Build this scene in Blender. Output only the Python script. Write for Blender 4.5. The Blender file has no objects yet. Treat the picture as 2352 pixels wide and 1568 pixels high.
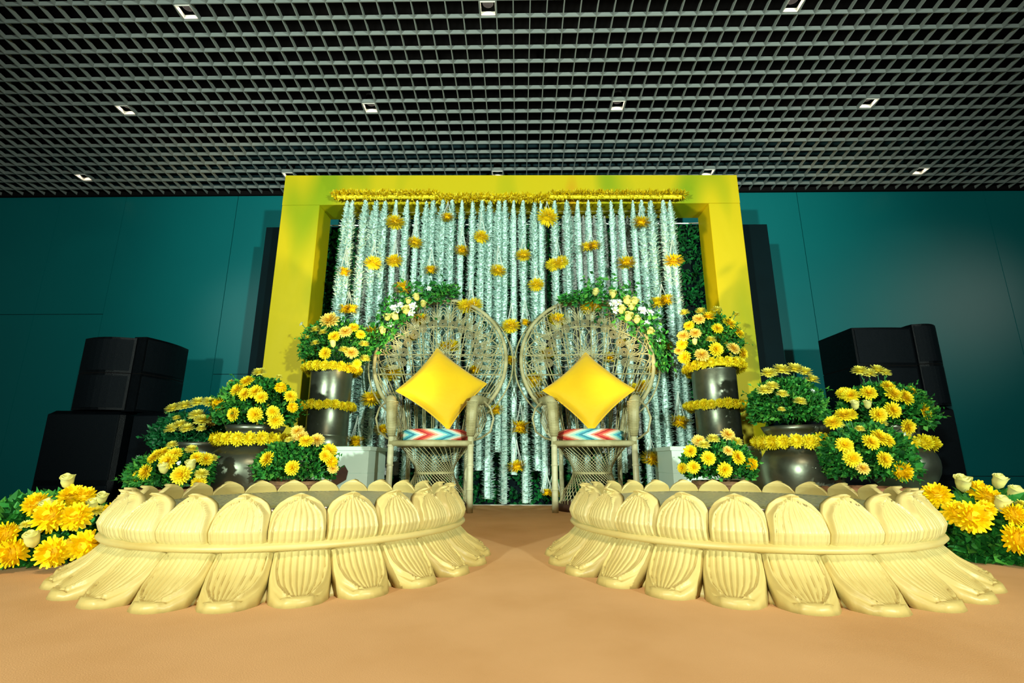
import bpy, math, random
from mathutils import Vector, Matrix, Euler
PI = math.pi
R = math.radians
SC = bpy.context.scene
COL = SC.collection

# ------------------------------------------------------------------ camera
FPX, PITCH, YAW, CAMH = 1130.0, R(13.63), 0.0131, 0.36
cam_d = bpy.data.cameras.new('camera')
cam_d.sensor_width = 36.0
cam_d.lens = FPX / 2352 * 36.0
cam_d.clip_start = 0.05
cam = bpy.data.objects.new('camera', cam_d)
cam.location = (0, 0, CAMH)
cam.rotation_euler = (PI / 2 + PITCH, 0, YAW)
COL.objects.link(cam)
SC.camera = cam

# ------------------------------------------------------------------ world, lights, exposure
SC.view_settings.view_transform = 'Standard'
SC.view_settings.look = 'None'
SC.view_settings.exposure = 0.0
SC.view_settings.gamma = 1.0
SC.view_settings.use_curve_mapping = False
world = bpy.data.worlds.new('hall_ambient')
world.use_nodes = True
world.node_tree.nodes['Background'].inputs['Color'].default_value = (0.62, 0.78, 0.72, 1)
world.node_tree.nodes['Background'].inputs['Strength'].default_value = 0.055
SC.world = world


def aim(o, target):
    o.rotation_euler = (Vector(target) - o.location).to_track_quat('-Z', 'Y').to_euler()


def area(name, loc, target, power, col, sx, sy):
    d = bpy.data.lights.new(name, 'AREA')
    d.shape = 'RECTANGLE'; d.size = sx; d.size_y = sy; d.energy = power; d.color = col
    o = bpy.data.objects.new(name, d); o.location = loc; aim(o, target); COL.objects.link(o)
    return o


def spot(name, loc, target, power, col, ang, blend, rad):
    d = bpy.data.lights.new(name, 'SPOT')
    d.energy = power; d.color = col; d.spot_size = R(ang); d.spot_blend = blend; d.shadow_soft_size = rad
    o = bpy.data.objects.new(name, d); o.location = loc; aim(o, target); COL.objects.link(o)
    return o


MINT, WARM = (0.84, 1.0, 0.88), (1.0, 0.80, 0.56)
spot('stage_flood', (-3.45, -4.0, 1.3), (0.3, 4.3, 2.9), 2500, MINT, 70, 1.0, 0.12)
spot('stage_flood', (3.65, -4.0, 1.3), (-0.3, 4.3, 2.9), 2500, MINT, 70, 1.0, 0.12)
spot('hall_flood', (0.0, -0.9, 3.5), (0.0, 1.15, 0.0), 420, WARM, 74, 0.8, 0.3)
spot('frame_uplight', (-0.05, 2.9, 0.25), (-1.94, 4.5, 2.2), 380, (1.0, 0.74, 0.36), 30, 1.0, 0.08)
spot('frame_uplight', (-0.02, 2.9, 0.25), (1.85, 4.5, 2.2), 380, (1.0, 0.74, 0.36), 30, 1.0, 0.08)
spot('side_ceiling_spot', (9.6, 0.4, 3.6), (4.76, 5.5, 2.0), 190, (1.0, 0.86, 0.74), 22, 1.0, 0.2)
spot('side_ceiling_spot', (-5.9, 0.4, 3.6), (-3.0, 5.5, 1.9), 90, (1.0, 0.90, 0.85), 16, 1.0, 0.2)


# ------------------------------------------------------------------ helpers
def ray(px, py):
    u = (px - 1176) / FPX; v = -(py - 784) / FPX
    x, y, z = u, math.cos(PITCH) - v * math.sin(PITCH), math.sin(PITCH) + v * math.cos(PITCH)
    c, s = math.cos(YAW), math.sin(YAW)
    return Vector((c * x - s * y, s * x + c * y, z))


def at(px, py, Y):
    """point of the upright plane Y seen at a pixel of the photograph"""
    d = ray(px, py)
    return Vector((0, 0, CAMH)) + d * (Y / d.y)


class MB:
    def __init__(s):
        s.v = []; s.f = []

    def add(s, vs, fs):
        n = len(s.v)
        s.v.extend([tuple(p) for p in vs])
        s.f.extend([tuple(i + n for i in q) for q in fs])
        return s

    def box(s, x0, x1, y0, y1, z0, z1):
        return s.add([(x0, y0, z0), (x1, y0, z0), (x1, y1, z0), (x0, y1, z0), (x0, y0, z1), (x1, y0, z1), (x1, y1, z1), (x0, y1, z1)],
                     [(0, 3, 2, 1), (4, 5, 6, 7), (0, 1, 5, 4), (1, 2, 6, 5), (2, 3, 7, 6), (3, 0, 4, 7)])

    def bbox(s, x0, x1, y0, y1, z0, z1, b):
        """box with chamfered upright and top edges"""
        pl = [(x0 + b, y0), (x1 - b, y0), (x1, y0 + b), (x1, y1 - b), (x1 - b, y1), (x0 + b, y1), (x0, y1 - b), (x0, y0 + b)]
        cx, cy = (x0 + x1) / 2, (y0 + y1) / 2
        sx, sy = 1 - 2 * b / (x1 - x0), 1 - 2 * b / (y1 - y0)
        lo = [(x, y, z0) for x, y in pl]; mi = [(x, y, z1 - b) for x, y in pl]
        hi = [(cx + (x - cx) * sx, cy + (y - cy) * sy, z1) for x, y in pl]
        fs = [tuple(range(7, -1, -1)), tuple(range(16, 24))]
        for k in range(8):
            j = (k + 1) % 8
            fs += [(k, j, 8 + j, 8 + k), (8 + k, 8 + j, 16 + j, 16 + k)]
        return s.add(lo + mi + hi, fs)

    def prism(s, pl, z0, z1):
        n = len(pl)
        fs = [tuple(range(n - 1, -1, -1)), tuple(range(n, 2 * n))]
        fs += [(k, (k + 1) % n, n + (k + 1) % n, n + k) for k in range(n)]
        return s.add([(x, y, z0) for x, y in pl] + [(x, y, z1) for x, y in pl], fs)

    def tube(s, path, r, n=8, closed=False, caps=True):
        P = [Vector(p) for p in path]; m = len(P)
        rr = r if isinstance(r, (list, tuple)) else [r] * m
        vs = []; up = None
        for i in range(m):
            a = P[(i - 1) % m] if closed or i else P[0]
            b = P[(i + 1) % m] if closed or i < m - 1 else P[-1]
            t = (b - a)
            t = t.normalized() if t.length > 1e-9 else Vector((0, 0, 1))
            if up is None:
                up = t.orthogonal().normalized()
            u = (up - t * up.dot(t))
            u = u.normalized() if u.length > 1e-6 else t.orthogonal().normalized()
            up = u; w = t.cross(u)
            for k in range(n):
                q = 2 * PI * k / n
                vs.append(P[i] + (u * math.cos(q) + w * math.sin(q)) * rr[i])
        fs = []
        for i in range(m if closed else m - 1):
            j = (i + 1) % m
            for k in range(n):
                l = (k + 1) % n
                fs.append((i * n + k, i * n + l, j * n + l, j * n + k))
        if not closed and caps:
            fs += [tuple(range(n - 1, -1, -1)), tuple((m - 1) * n + k for k in range(n))]
        return s.add(vs, fs)

    def lathe(s, prof, n=32, c=(0, 0), bottom=True, top=False):
        vs = []
        for r, z in prof:
            for k in range(n):
                a = 2 * PI * k / n
                vs.append((c[0] + r * math.cos(a), c[1] + r * math.sin(a), z))
        fs = []
        for i in range(len(prof) - 1):
            for k in range(n):
                l = (k + 1) % n
                fs.append((i * n + k, i * n + l, (i + 1) * n + l, (i + 1) * n + k))
        if bottom:
            fs.append(tuple(range(n - 1, -1, -1)))
        if top:
            fs.append(tuple((len(prof) - 1) * n + k for k in range(n)))
        return s.add(vs, fs)

    def mesh(s, name, smooth=False):
        me = bpy.data.meshes.new(name)
        me.from_pydata(s.v, [], s.f)
        if smooth:
            me.polygons.foreach_set('use_smooth', [True] * len(me.polygons))
        me.update()
        return me


def put(name, mesh, mat=None, parent=None, loc=(0, 0, 0), rot=None, scale=None):
    o = bpy.data.objects.new(name, mesh)
    if mat is not None and len(mesh.materials) == 0:
        mesh.materials.append(mat)
    COL.objects.link(o)
    if parent is not None:
        o.parent = parent
    o.location = loc
    if rot is not None:
        o.rotation_euler = rot
    if scale is not None:
        o.scale = scale if isinstance(scale, (tuple, list)) else (scale,) * 3
    return o


def obj(name, mb, mat, parent=None, smooth=False, **k):
    return put(name, mb.mesh(name, smooth), mat, parent, **k)


def tag(o, label, cat, group=None):
    o['label'] = label; o['category'] = cat
    if group:
        o['group'] = group
    return o


def thing(name, label, cat, loc=(0, 0, 0), rz=0.0, group=None):
    o = bpy.data.objects.new(name, None)
    o.empty_display_size = 0.1
    COL.objects.link(o)
    o.location = loc; o.rotation_euler = (0, 0, rz)
    return tag(o, label, cat, group)


def struct(o):
    o['kind'] = 'structure'
    return o


def stuff(o):
    o['kind'] = 'stuff'
    return o


def copy_tree(o, parent=None):
    c = o.copy(); COL.objects.link(c)
    if parent is not None:
        c.parent = parent
    for ch in list(o.children):
        copy_tree(ch, c)
    return c


# ------------------------------------------------------------------ materials
def nodes(name):
    m = bpy.data.materials.new(name); m.use_nodes = True
    nt = m.node_tree
    return m, nt, nt.nodes['Principled BSDF']


def N(nt, kind, **kw):
    n = nt.nodes.new(kind)
    for k, v in kw.items():
        setattr(n, k, v)
    return n


def ramp(nt, stops, interp='LINEAR'):
    n = nt.nodes.new('ShaderNodeValToRGB')
    cr = n.color_ramp; cr.interpolation = interp
    while len(cr.elements) < len(stops):
        cr.elements.new(0.5)
    for e, (p, c) in zip(cr.elements, stops):
        e.position = p; e.color = (*c, 1)
    return n


def mat(name, cols, scale=6.0, rough=0.6, metal=0.0, spec=0.4, bump=0.0, bscale=40.0, stretch=(1, 1, 1), sheen=0.0, detail=4.0, subsurf=0.0):
    """principled material whose colour wanders between the given colours with noise"""
    m, nt, b = nodes(name)
    b.inputs['Roughness'].default_value = rough
    b.inputs['Metallic'].default_value = metal
    b.inputs['Specular IOR Level'].default_value = spec
    if sheen:
        b.inputs['Sheen Weight'].default_value = sheen
    tc = N(nt, 'ShaderNodeTexCoord'); mp = N(nt, 'ShaderNodeMapping')
    mp.inputs['Scale'].default_value = stretch
    nt.links.new(tc.outputs['Object'], mp.inputs['Vector'])
    if len(cols) == 1:
        b.inputs['Base Color'].default_value = (*cols[0], 1)
    else:
        nz = N(nt, 'ShaderNodeTexNoise'); nz.inputs['Scale'].default_value = scale; nz.inputs['Detail'].default_value = detail
        nt.links.new(mp.outputs[0], nz.inputs['Vector'])
        k = len(cols) - 1
        rp = ramp(nt, [(0.3 + 0.4 * i / k, c) for i, c in enumerate(cols)])
        nt.links.new(nz.outputs['Fac'], rp.inputs[0]); nt.links.new(rp.outputs[0], b.inputs['Base Color'])
    if bump:
        n2 = N(nt, 'ShaderNodeTexNoise'); n2.inputs['Scale'].default_value = bscale; n2.inputs['Detail'].default_value = 3
        nt.links.new(mp.outputs[0], n2.inputs['Vector'])
        bp = N(nt, 'ShaderNodeBump'); bp.inputs['Strength'].default_value = bump; bp.inputs['Distance'].default_value = 0.02
        nt.links.new(n2.outputs['Fac'], bp.inputs['Height']); nt.links.new(bp.outputs[0], b.inputs['Normal'])
    return m


def island(name, cols, rough=0.6, spec=0.3, trans=0.0):
    """each loose leaf or petal takes its own shade"""
    m, nt, b = nodes(name)
    b.inputs['Roughness'].default_value = rough; b.inputs['Specular IOR Level'].default_value = spec
    g = N(nt, 'ShaderNodeNewGeometry')
    rp = ramp(nt, [(i / (len(cols) - 1), c) for i, c in enumerate(cols)])
    nt.links.new(g.outputs['Random Per Island'], rp.inputs[0]); nt.links.new(rp.outputs[0], b.inputs['Base Color'])
    return m


def petalmat(name, inner, outer, r0=0.05, r1=0.5, rough=0.55):
    """colour runs from the heart of a blossom to its petal tips"""
    m, nt, b = nodes(name)
    b.inputs['Roughness'].default_value = rough; b.inputs['Specular IOR Level'].default_value = 0.25
    tc = N(nt, 'ShaderNodeTexCoord'); ln = N(nt, 'ShaderNodeVectorMath', operation='LENGTH')
    nt.links.new(tc.outputs['Object'], ln.inputs[0])
    mr = N(nt, 'ShaderNodeMapRange'); mr.inputs['From Min'].default_value = r0; mr.inputs['From Max'].default_value = r1
    nt.links.new(ln.outputs['Value'], mr.inputs['Value'])
    g = N(nt, 'ShaderNodeNewGeometry')
    ma = N(nt, 'ShaderNodeMath', operation='MULTIPLY_ADD'); ma.inputs[1].default_value = 0.3; ma.inputs[2].default_value = -0.15
    nt.links.new(g.outputs['Random Per Island'], ma.inputs[0])
    ad = N(nt, 'ShaderNodeMath', operation='ADD', use_clamp=True)
    nt.links.new(mr.outputs[0], ad.inputs[0]); nt.links.new(ma.outputs[0], ad.inputs[1])
    rp = ramp(nt, [(0, inner), (1, outer)])
    nt.links.new(ad.outputs[0], rp.inputs[0]); nt.links.new(rp.outputs[0], b.inputs['Base Color'])
    return m


M = {}
M['carpet'] = mat('peach_carpet', [(0.66, 0.38, 0.165), (0.72, 0.43, 0.20), (0.76, 0.46, 0.22)], 3.0, 0.95, spec=0.1, bump=0.10, bscale=350)
M['ground'] = mat('dark_ground', [(0.02, 0.02, 0.022), (0.035, 0.035, 0.035)], 4, 0.8)
M['wall'] = mat('teal_wall_panel', [(0.0, 0.155, 0.165), (0.0, 0.185, 0.190)], 0.5, 0.42, spec=0.40)
M['joint'] = mat('dark_joint', [(0.0, 0.02, 0.025)], 1, 0.8)
M['slat'] = mat('grey_slat', [(0.20, 0.23, 0.21), (0.24, 0.26, 0.24)], 3, 0.55, spec=0.35)
M['plenum'] = mat('black_plenum', [(0.006, 0.005, 0.005)], 1, 0.9, spec=0.1)
M['liner'] = mat('white_liner', [(0.8, 0.76, 0.68)], 1, 0.5)
M['lotus'] = mat('pale_gold_paint', [(0.52, 0.38, 0.11), (0.60, 0.48, 0.17), (0.64, 0.55, 0.23)], 3.5, 0.42, spec=0.5, bump=0.06, bscale=25, detail=5)
M['silver'] = None
M['rattan'] = mat('honey_rattan', [(0.27, 0.24, 0.10), (0.38, 0.35, 0.165), (0.50, 0.47, 0.25)], 9, 0.5, spec=0.4)
M['cane'] = mat('brown_cane', [(0.22, 0.19, 0.085), (0.32, 0.28, 0.14)], 14, 0.55)
M['bamboo'] = mat('pale_bamboo', [(0.46, 0.45, 0.24), (0.56, 0.55, 0.33)], 5, 0.42, spec=0.5, stretch=(1, 1, 6))
M['darkwood'] = mat('dark_stained_base', [(0.05, 0.02, 0.012), (0.09, 0.04, 0.02)], 8, 0.6)
M['silk'] = mat('yellow_silk', [(0.74, 0.43, 0.0), (0.80, 0.50, 0.0)], 3, 0.6, spec=0.25, bump=0.12, bscale=14, stretch=(1, 6, 1), sheen=0.3)
M['black'] = mat('black_speaker_paint', [(0.0015, 0.0025, 0.0035), (0.003, 0.0045, 0.006)], 30, 0.33, spec=0.14, bump=0.15, bscale=200)
M['grille'] = mat('black_grille', [(0.002, 0.004, 0.006), (0.005, 0.008, 0.011)], 160, 0.5, spec=0.12, bump=0.3, bscale=300)
M['white'] = mat('white_painted_board', [(0.60, 0.76, 0.61), (0.66, 0.80, 0.67)], 2, 0.5, spec=0.4)
M['brass'] = mat('aged_brass', [(0.12, 0.135, 0.09), (0.22, 0.24, 0.17), (0.17, 0.185, 0.13)], 5, 0.36, metal=0.9, bump=0.10, bscale=9)
M['basket'] = mat('brown_basket', [(0.16, 0.08, 0.035), (0.28, 0.15, 0.07)], 20, 0.7)
M['terracotta'] = mat('terracotta', [(0.30, 0.12, 0.05), (0.38, 0.17, 0.07)], 5, 0.7)
M['leaf'] = island('green_leaves', [(0.004, 0.06, 0.008), (0.012, 0.15, 0.018), (0.035, 0.27, 0.03), (0.11, 0.36, 0.04)])
M['darkleaf'] = island('dark_glossy_leaves', [(0.004, 0.06, 0.016), (0.008, 0.12, 0.03), (0.02, 0.2, 0.05)], rough=0.4)
M['hedge'] = island('artificial_hedge', [(0.003, 0.06, 0.018), (0.006, 0.14, 0.03), (0.012, 0.28, 0.05)], rough=0.7)
M['board'] = mat('near_black_backing', [(0.001, 0.007, 0.009), (0.001, 0.010, 0.013)], 2, 0.6, spec=0.08)
M['stem'] = mat('green_stems', [(0.03, 0.16, 0.05), (0.06, 0.22, 0.07)], 9, 0.5)
M['chrys'] = petalmat('yellow_chrysanthemum', (0.90, 0.52, 0.0), (0.92, 0.80, 0.02))
M['peach'] = petalmat('peach_chrysanthemum', (0.90, 0.50, 0.01), (0.92, 0.76, 0.17))
M['lemon'] = petalmat('lemon_daisy', (0.85, 0.68, 0.02), (0.86, 0.82, 0.16))
M['mari'] = petalmat('deep_yellow_marigold', (0.90, 0.52, 0.0), (0.94, 0.68, 0.0), 0.1, 0.55)
M['garl'] = petalmat('garland_blossom', (0.84, 0.58, 0.0), (0.90, 0.78, 0.02), 0.1, 0.55)
M['pend'] = petalmat('pendant_blossom', (0.90, 0.56, 0.0), (0.94, 0.78, 0.02), 0.1, 0.5)
M['rose'] = petalmat('pale_yellow_rose', (0.90, 0.78, 0.06), (0.90, 0.86, 0.30), 0.0, 0.5)
M['star'] = petalmat('white_star_flower', (0.80, 0.78, 0.3), (0.78, 0.86, 0.82), 0.03, 0.2)
M['cord'] = mat('white_cord', [(0.62, 0.70, 0.60)], 1, 0.7)
M['tube1'] = island('white_tuberose', [(0.50, 0.74, 0.66), (0.62, 0.84, 0.76), (0.72, 0.90, 0.83)], rough=0.6)  # white flowers; the light's aqua tint is mixed into their colour
M['tube2'] = island('shaded_tuberose', [(0.34, 0.38, 0.35), (0.48, 0.50, 0.46), (0.58, 0.58, 0.54)], rough=0.7)  # same tuberose with the back row's shade mixed into its colour
M['dull'] = mat('dull_rod', [(0.35, 0.30, 0.10)], 1, 0.6)
M['steel'] = mat('aluminium_edge', [(0.7, 0.7, 0.62)], 1, 0.35, metal=0.6)


def silver_mat():
    m, nt, b = nodes('hammered_silver')
    b.inputs['Metallic'].default_value = 1.0; b.inputs['Roughness'].default_value = 0.42
    b.inputs['Base Color'].default_value = (0.78, 0.76, 0.70, 1)
    tc = N(nt, 'ShaderNodeTexCoord'); v = N(nt, 'ShaderNodeTexVoronoi'); v.inputs['Scale'].default_value = 60
    nt.links.new(tc.outputs['Object'], v.inputs['Vector'])
    bp = N(nt, 'ShaderNodeBump'); bp.inputs['Strength'].default_value = 0.9; bp.inputs['Distance'].default_value = 0.01
    nt.links.new(v.outputs['Distance'], bp.inputs['Height']); nt.links.new(bp.outputs[0], b.inputs['Normal'])
    return m


M['silver'] = silver_mat()


def printed_cloth():
    """yellow cloth printed with broad lime and orange sweeps"""
    m, nt, b = nodes('printed_yellow_cloth')
    b.inputs['Roughness'].default_value = 0.6; b.inputs['Specular IOR Level'].default_value = 0.3
    tc = N(nt, 'ShaderNodeTexCoord'); mp = N(nt, 'ShaderNodeMapping')
    mp.inputs['Rotation'].default_value = (0, R(32), 0); mp.inputs['Scale'].default_value = (1.7, 0.5, 0.55)
    mp.inputs['Location'].default_value = (0.63, 0.2, 0.27)
    nz = N(nt, 'ShaderNodeTexNoise'); nz.inputs['Scale'].default_value = 1.0; nz.inputs['Detail'].default_value = 1.5
    nt.links.new(tc.outputs['Object'], mp.inputs['Vector']); nt.links.new(mp.outputs[0], nz.inputs['Vector'])
    rp = ramp(nt, [(0.30, (0.24, 0.34, 0.0)), (0.37, (0.42, 0.40, 0.0)), (0.43, (0.56, 0.45, 0.0)), (0.60, (0.58, 0.45, 0.0)), (0.66, (0.60, 0.30, 0.0))])
    nt.links.new(nz.outputs['Fac'], rp.inputs[0]); nt.links.new(rp.outputs[0], b.inputs['Base Color'])
    n2 = N(nt, 'ShaderNodeTexNoise'); n2.inputs['Scale'].default_value = 3.0; n2.inputs['Detail'].default_value = 2
    nt.links.new(mp.outputs[0], n2.inputs['Vector'])
    bp = N(nt, 'ShaderNodeBump'); bp.inputs['Strength'].default_value = 0.25; bp.inputs['Distance'].default_value = 0.03
    nt.links.new(n2.outputs['Fac'], bp.inputs['Height']); nt.links.new(bp.outputs[0], b.inputs['Normal'])
    return m


M['cloth'] = printed_cloth()


def chevron(name, sign):
    m, nt, b = nodes(name)
    b.inputs['Roughness'].default_value = 0.7
    tc = N(nt, 'ShaderNodeTexCoord'); sp = N(nt, 'ShaderNodeSeparateXYZ')
    nt.links.new(tc.outputs['Object'], sp.inputs[0])

    def math_(op, a, v=None, c=None):
        n = N(nt, 'ShaderNodeMath', operation=op)
        nt.links.new(a, n.inputs[0])
        if v is not None:
            if isinstance(v, (int, float)):
                n.inputs[1].default_value = v
            else:
                nt.links.new(v, n.inputs[1])
        return n.outputs[0]
    nz = N(nt, 'ShaderNodeTexNoise'); nz.inputs['Scale'].default_value = 60
    nt.links.new(tc.outputs['Object'], nz.inputs['Vector'])
    a = math_('ABSOLUTE', math_('ADD', sp.outputs['Z'], -0.050))
    a = math_('MULTIPLY', a, 2.6 * sign)
    t = math_('ADD', sp.outputs['X'], a)
    t = math_('ADD', t, math_('MULTIPLY', nz.outputs['Fac'], 0.02))
    t = math_('FRACT', math_('MULTIPLY', t, 3.5))
    cols = [(0.50, 0.02, 0.02), (0.72, 0.09, 0.05), (0.78, 0.38, 0.22), (0.74, 0.72, 0.55), (0.42, 0.72, 0.55), (0.10, 0.46, 0.52), (0.03, 0.22, 0.30), (0.30, 0.66, 0.60), (0.78, 0.74, 0.60), (0.76, 0.26, 0.14)]
    rp = ramp(nt, [(i / 10, c) for i, c in enumerate(cols)], 'CONSTANT')
    nt.links.new(t, rp.inputs[0]); nt.links.new(rp.outputs[0], b.inputs['Base Color'])
    return m


M['chevL'] = chevron('chevron_cloth_pointing_left', 1)
M['chevR'] = chevron('chevron_cloth_pointing_right', -1)


def glow(name, col, s):
    m, nt, b = nodes(name)
    b.inputs['Emission Color'].default_value = (*col, 1); b.inputs['Emission Strength'].default_value = s
    return m


M['lamp'] = glow('lit_lamp', (1.0, 0.9, 0.75), 40)

# ------------------------------------------------------------------ structure: stage floor, ground, back wall, slatted ceiling
WALL_Y = 5.5
fl = struct(obj('floor', MB().box(-2.78, 2.78, -4.0, 4.30, -0.06, 0.0), M['carpet']))
gr = struct(obj('ground', MB().box(-11, 11, -4.0, WALL_Y + 0.3, -0.55, -0.45), M['ground']))
st = struct(obj('trim_1', MB().box(-2.78, 2.78, 4.30, 4.315, -0.06, 0.006), M['steel']))
sb = MB().box(-2.76, 2.76, -3.98, 4.29, -0.45, -0.06)
obj('stage_base', sb, M['ground'], fl)

wall = struct(obj('wall_back', MB().box(-11, 11, WALL_Y + 0.02, WALL_Y + 0.16, -0.45, 4.4), M['joint']))
cols_x = [-10.2, -7.96, -5.72, -3.49, -1.2, 1.2, 3.43, 5.70, 7.95, 10.2]
for k in range(len(cols_x) - 1):
    x0, x1 = cols_x[k], cols_x[k + 1]
    cuts = [-0.45, 0.20, 3.60]
    if k in (1, 2):
        cuts = [-0.45, 2.04, 3.60]
    elif k == 3:
        cuts = [-0.45, 1.32, 3.60]
    elif k == 5:
        cuts = [-0.45, 3.60]
    for z0, z1 in zip(cuts[:-1], cuts[1:]):
        xs = [x0, x1]
        if k == 2:
            xs = [x0, -4.9, x1]
        for a, b_ in zip(xs[:-1], xs[1:]):
            if k == 2 and b_ == x1 and z1 == 2.04:
                continue
            zz0 = -0.45 if (k == 2 and b_ == x1) else z0
            g = 0.0035
            obj('panel', MB().box(a + g, b_ - g, WALL_Y, WALL_Y + 0.02, zz0 + g, z1 - g), M['wall'], wall)

CELL = 5.5 / 40.2
TILT = -0.1482


def cz(Y):
    """height of the underside of the slat grid"""
    return CAMH + CELL * 25.9129 + TILT * (Y - CELL * 24.1689)


def cyj(j):
    return CELL * (24.1689 + 1.0045 * j)


def cxi(i):
    return CELL * (i - 1.2388)


YA, YB = 1.0, WALL_Y
XA, XB = -8.4, 8.4
pm = MB()
h_pl = 0.75
pm.add([(-11, -1.0, cz(-1.0) + h_pl), (11, -1.0, cz(-1.0) + h_pl), (11, YB + .1, cz(YB) + h_pl), (-11, YB + .1, cz(YB) + h_pl),
        (-11, -1.0, cz(-1.0) + h_pl + .1), (11, -1.0, cz(-1.0) + h_pl + .1), (11, YB + .1, cz(YB) + h_pl + .1), (-11, YB + .1, cz(YB) + h_pl + .1)],
       [(0, 3, 2, 1), (4, 5, 6, 7), (0, 1, 5, 4), (1, 2, 6, 5), (2, 3, 7, 6), (3, 0, 4, 7)])
ceiling = struct(obj('ceiling', pm, M['plenum']))
SH, ST = 0.037, 0.008
cross = MB().box(XA, XB, -ST / 2, ST / 2, 0, SH).mesh('slat_across'); cross.materials.append(M['slat'])
L = (YB - YA) / math.cos(math.atan(TILT))
along = MB().box(-ST / 2, ST / 2, 0, L, 0, SH).mesh('slat_along'); along.materials.append(M['slat'])
j = -15
while cyj(j) > YA:
    j -= 1
j += 1
for j in range(j, 16):
    put('slat', cross, None, ceiling, (0, cyj(j), cz(cyj(j)) + (0.002 if j % 2 else 0.0)))
i0 = math.ceil(XA / CELL + 1.2388); i1 = math.floor(XB / CELL + 1.2388)
for i in range(i0, i1 + 1):
    put('slat', along, None, ceiling, (cxi(i), YA, cz(YA) + 0.001), (math.atan(TILT), 0, 0))
edge = obj('shadow_line_strip', MB().box(XA, XB, WALL_Y - 0.035, WALL_Y, cz(WALL_Y) - 0.01, cz(WALL_Y) + 0.12), M['plenum'], ceiling)  # black strip stands in for the shadow line where grid meets wall

# downlights sit in single cells of the grid
lin = MB()
cw = CELL / 2 - ST / 2 - 0.003
for x0, x1, y0, y1 in ((-cw, -cw + .004, -cw, cw), (cw - .004, cw, -cw, cw), (-cw + .004, cw - .004, cw - .004, cw), (-cw + .004, cw - .004, -cw, -cw + .004)):
    lin.box(x0, x1, y0, y1, 0.003, 0.04)
lin_me = lin.mesh('liner'); lin_me.materials.append(M['liner'])
can_me = MB().lathe([(.045, .06), (.047, .06), (.047, .19), (.001, .19)], 16, bottom=False).mesh('can', True); can_me.materials.append(M['plenum'])
lamp_me = MB().lathe([(0.001, 0.132), (0.020, 0.130), (0.028, 0.140), (0.028, 0.17)], 16, top=True).mesh('lamp', True); lamp_me.materials.append(M['lamp'])
rows = [(0, (-18, 0, 18), 'row nearest the camera', ('left one', 'middle one', 'right one')),
        (7, (-27, -9, 9, 27), 'middle row', ('leftmost of four', 'second of four from the left', 'third of four from the left', 'rightmost of four')),
        (14, (-36, -18, 0, 18, 36), 'far row', ('leftmost of five', 'at the left corner of the yellow frame', 'above the middle of the yellow frame', 'above the right end of the yellow frame', 'rightmost of five'))]
for j, idx, rn, wh in rows:
    for i, w in zip(idx, wh):
        Y = (cyj(j) + cyj(j - 1)) / 2
        t = thing('downlight', 'lit square ceiling downlight, %s, %s' % (rn, w), 'ceiling light', (cxi(i - 0.5), Y, cz(Y)), 0, 'downlights in the ceiling grid')
        put('housing', lin_me, None, t); put('can', can_me, None, t); put('lamp', lamp_me, None, t)
        d = bpy.data.lights.new('downlight_beam', 'SPOT'); d.energy = 1.3; d.color = (1.0, 0.86, 0.68); d.spot_size = R(82); d.spot_blend = 0.2; d.shadow_soft_size = 0.01
        lo = bpy.data.objects.new('downlight_beam', d); lo.location = (0, 0, 0.125); COL.objects.link(lo); lo.parent = t

# ------------------------------------------------------------------ yellow frame and hedge panel
FX0, FX1, FY0, FY1, FZ = -2.315, 2.155, 4.35, 4.65, 3.115
t = thing('backdrop_frame', 'tall yellow cloth-covered portal frame behind the two peacock chairs', 'frame', (0, 0, 0))
obj('post', MB().bbox(FX0, -1.945, FY0, FY1, -0.45, 2.80, 0.004), M['cloth'], t)
obj('post', MB().bbox(1.853, FX1, FY0, FY1, -0.45, 2.79, 0.004), M['cloth'], t)
bm_ = MB()
bm_.add([(FX0, FY0, 2.80), (FX1, FY0, 2.79), (FX1, FY1, 2.79), (FX0, FY1, 2.80), (FX0, FY0, FZ + .01), (FX1, FY0, FZ - .022), (FX1, FY1, FZ - .022), (FX0, FY1, FZ + .01)],
        [(0, 3, 2, 1), (4, 5, 6, 7), (0, 1, 5, 4), (1, 2, 6, 5), (2, 3, 7, 6), (3, 0, 4, 7)])
obj('beam', bm_, M['cloth'], t)

t = thing('hedge_panel', 'dark green artificial hedge panel filling the yellow frame behind the flower strings', 'panel', (0, 4.74, -0.45))
obj('board', MB().box(-2.66, 2.60, 0, 0.03, 0, 3.21), M['board'], t)  # near-black backing, reaches past the frame's posts on both sides
obj('rail', MB().tube([(-2.2, -0.02, 3.215), (2.07, -0.02, 3.215)], 0.008, 6), M['steel'], t)
rnd = random.Random(4)
hb = MB()
for k in range(20000):
    x = rnd.uniform(-2.17, 2.04); z = rnd.uniform(0.02, 3.18)
    a = rnd.uniform(0, 2 * PI); l = rnd.uniform(0.025, 0.055); w = l * 0.35
    dx, dz = math.cos(a) * l, math.sin(a) * l
    o = -rnd.uniform(0.01, 0.045)
    hb.add([(x, -0.002, z), (x + dx * .5 - dz * .35, o, z + dz * .5 + dx * .35), (x + dx, o - 0.01, z + dz), (x + dx * .5 + dz * .35, o, z + dz * .5 - dx * .35)], [(0, 1, 2, 3)])
stuff(obj('hedge_leaves', hb, M['hedge'], t))


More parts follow.
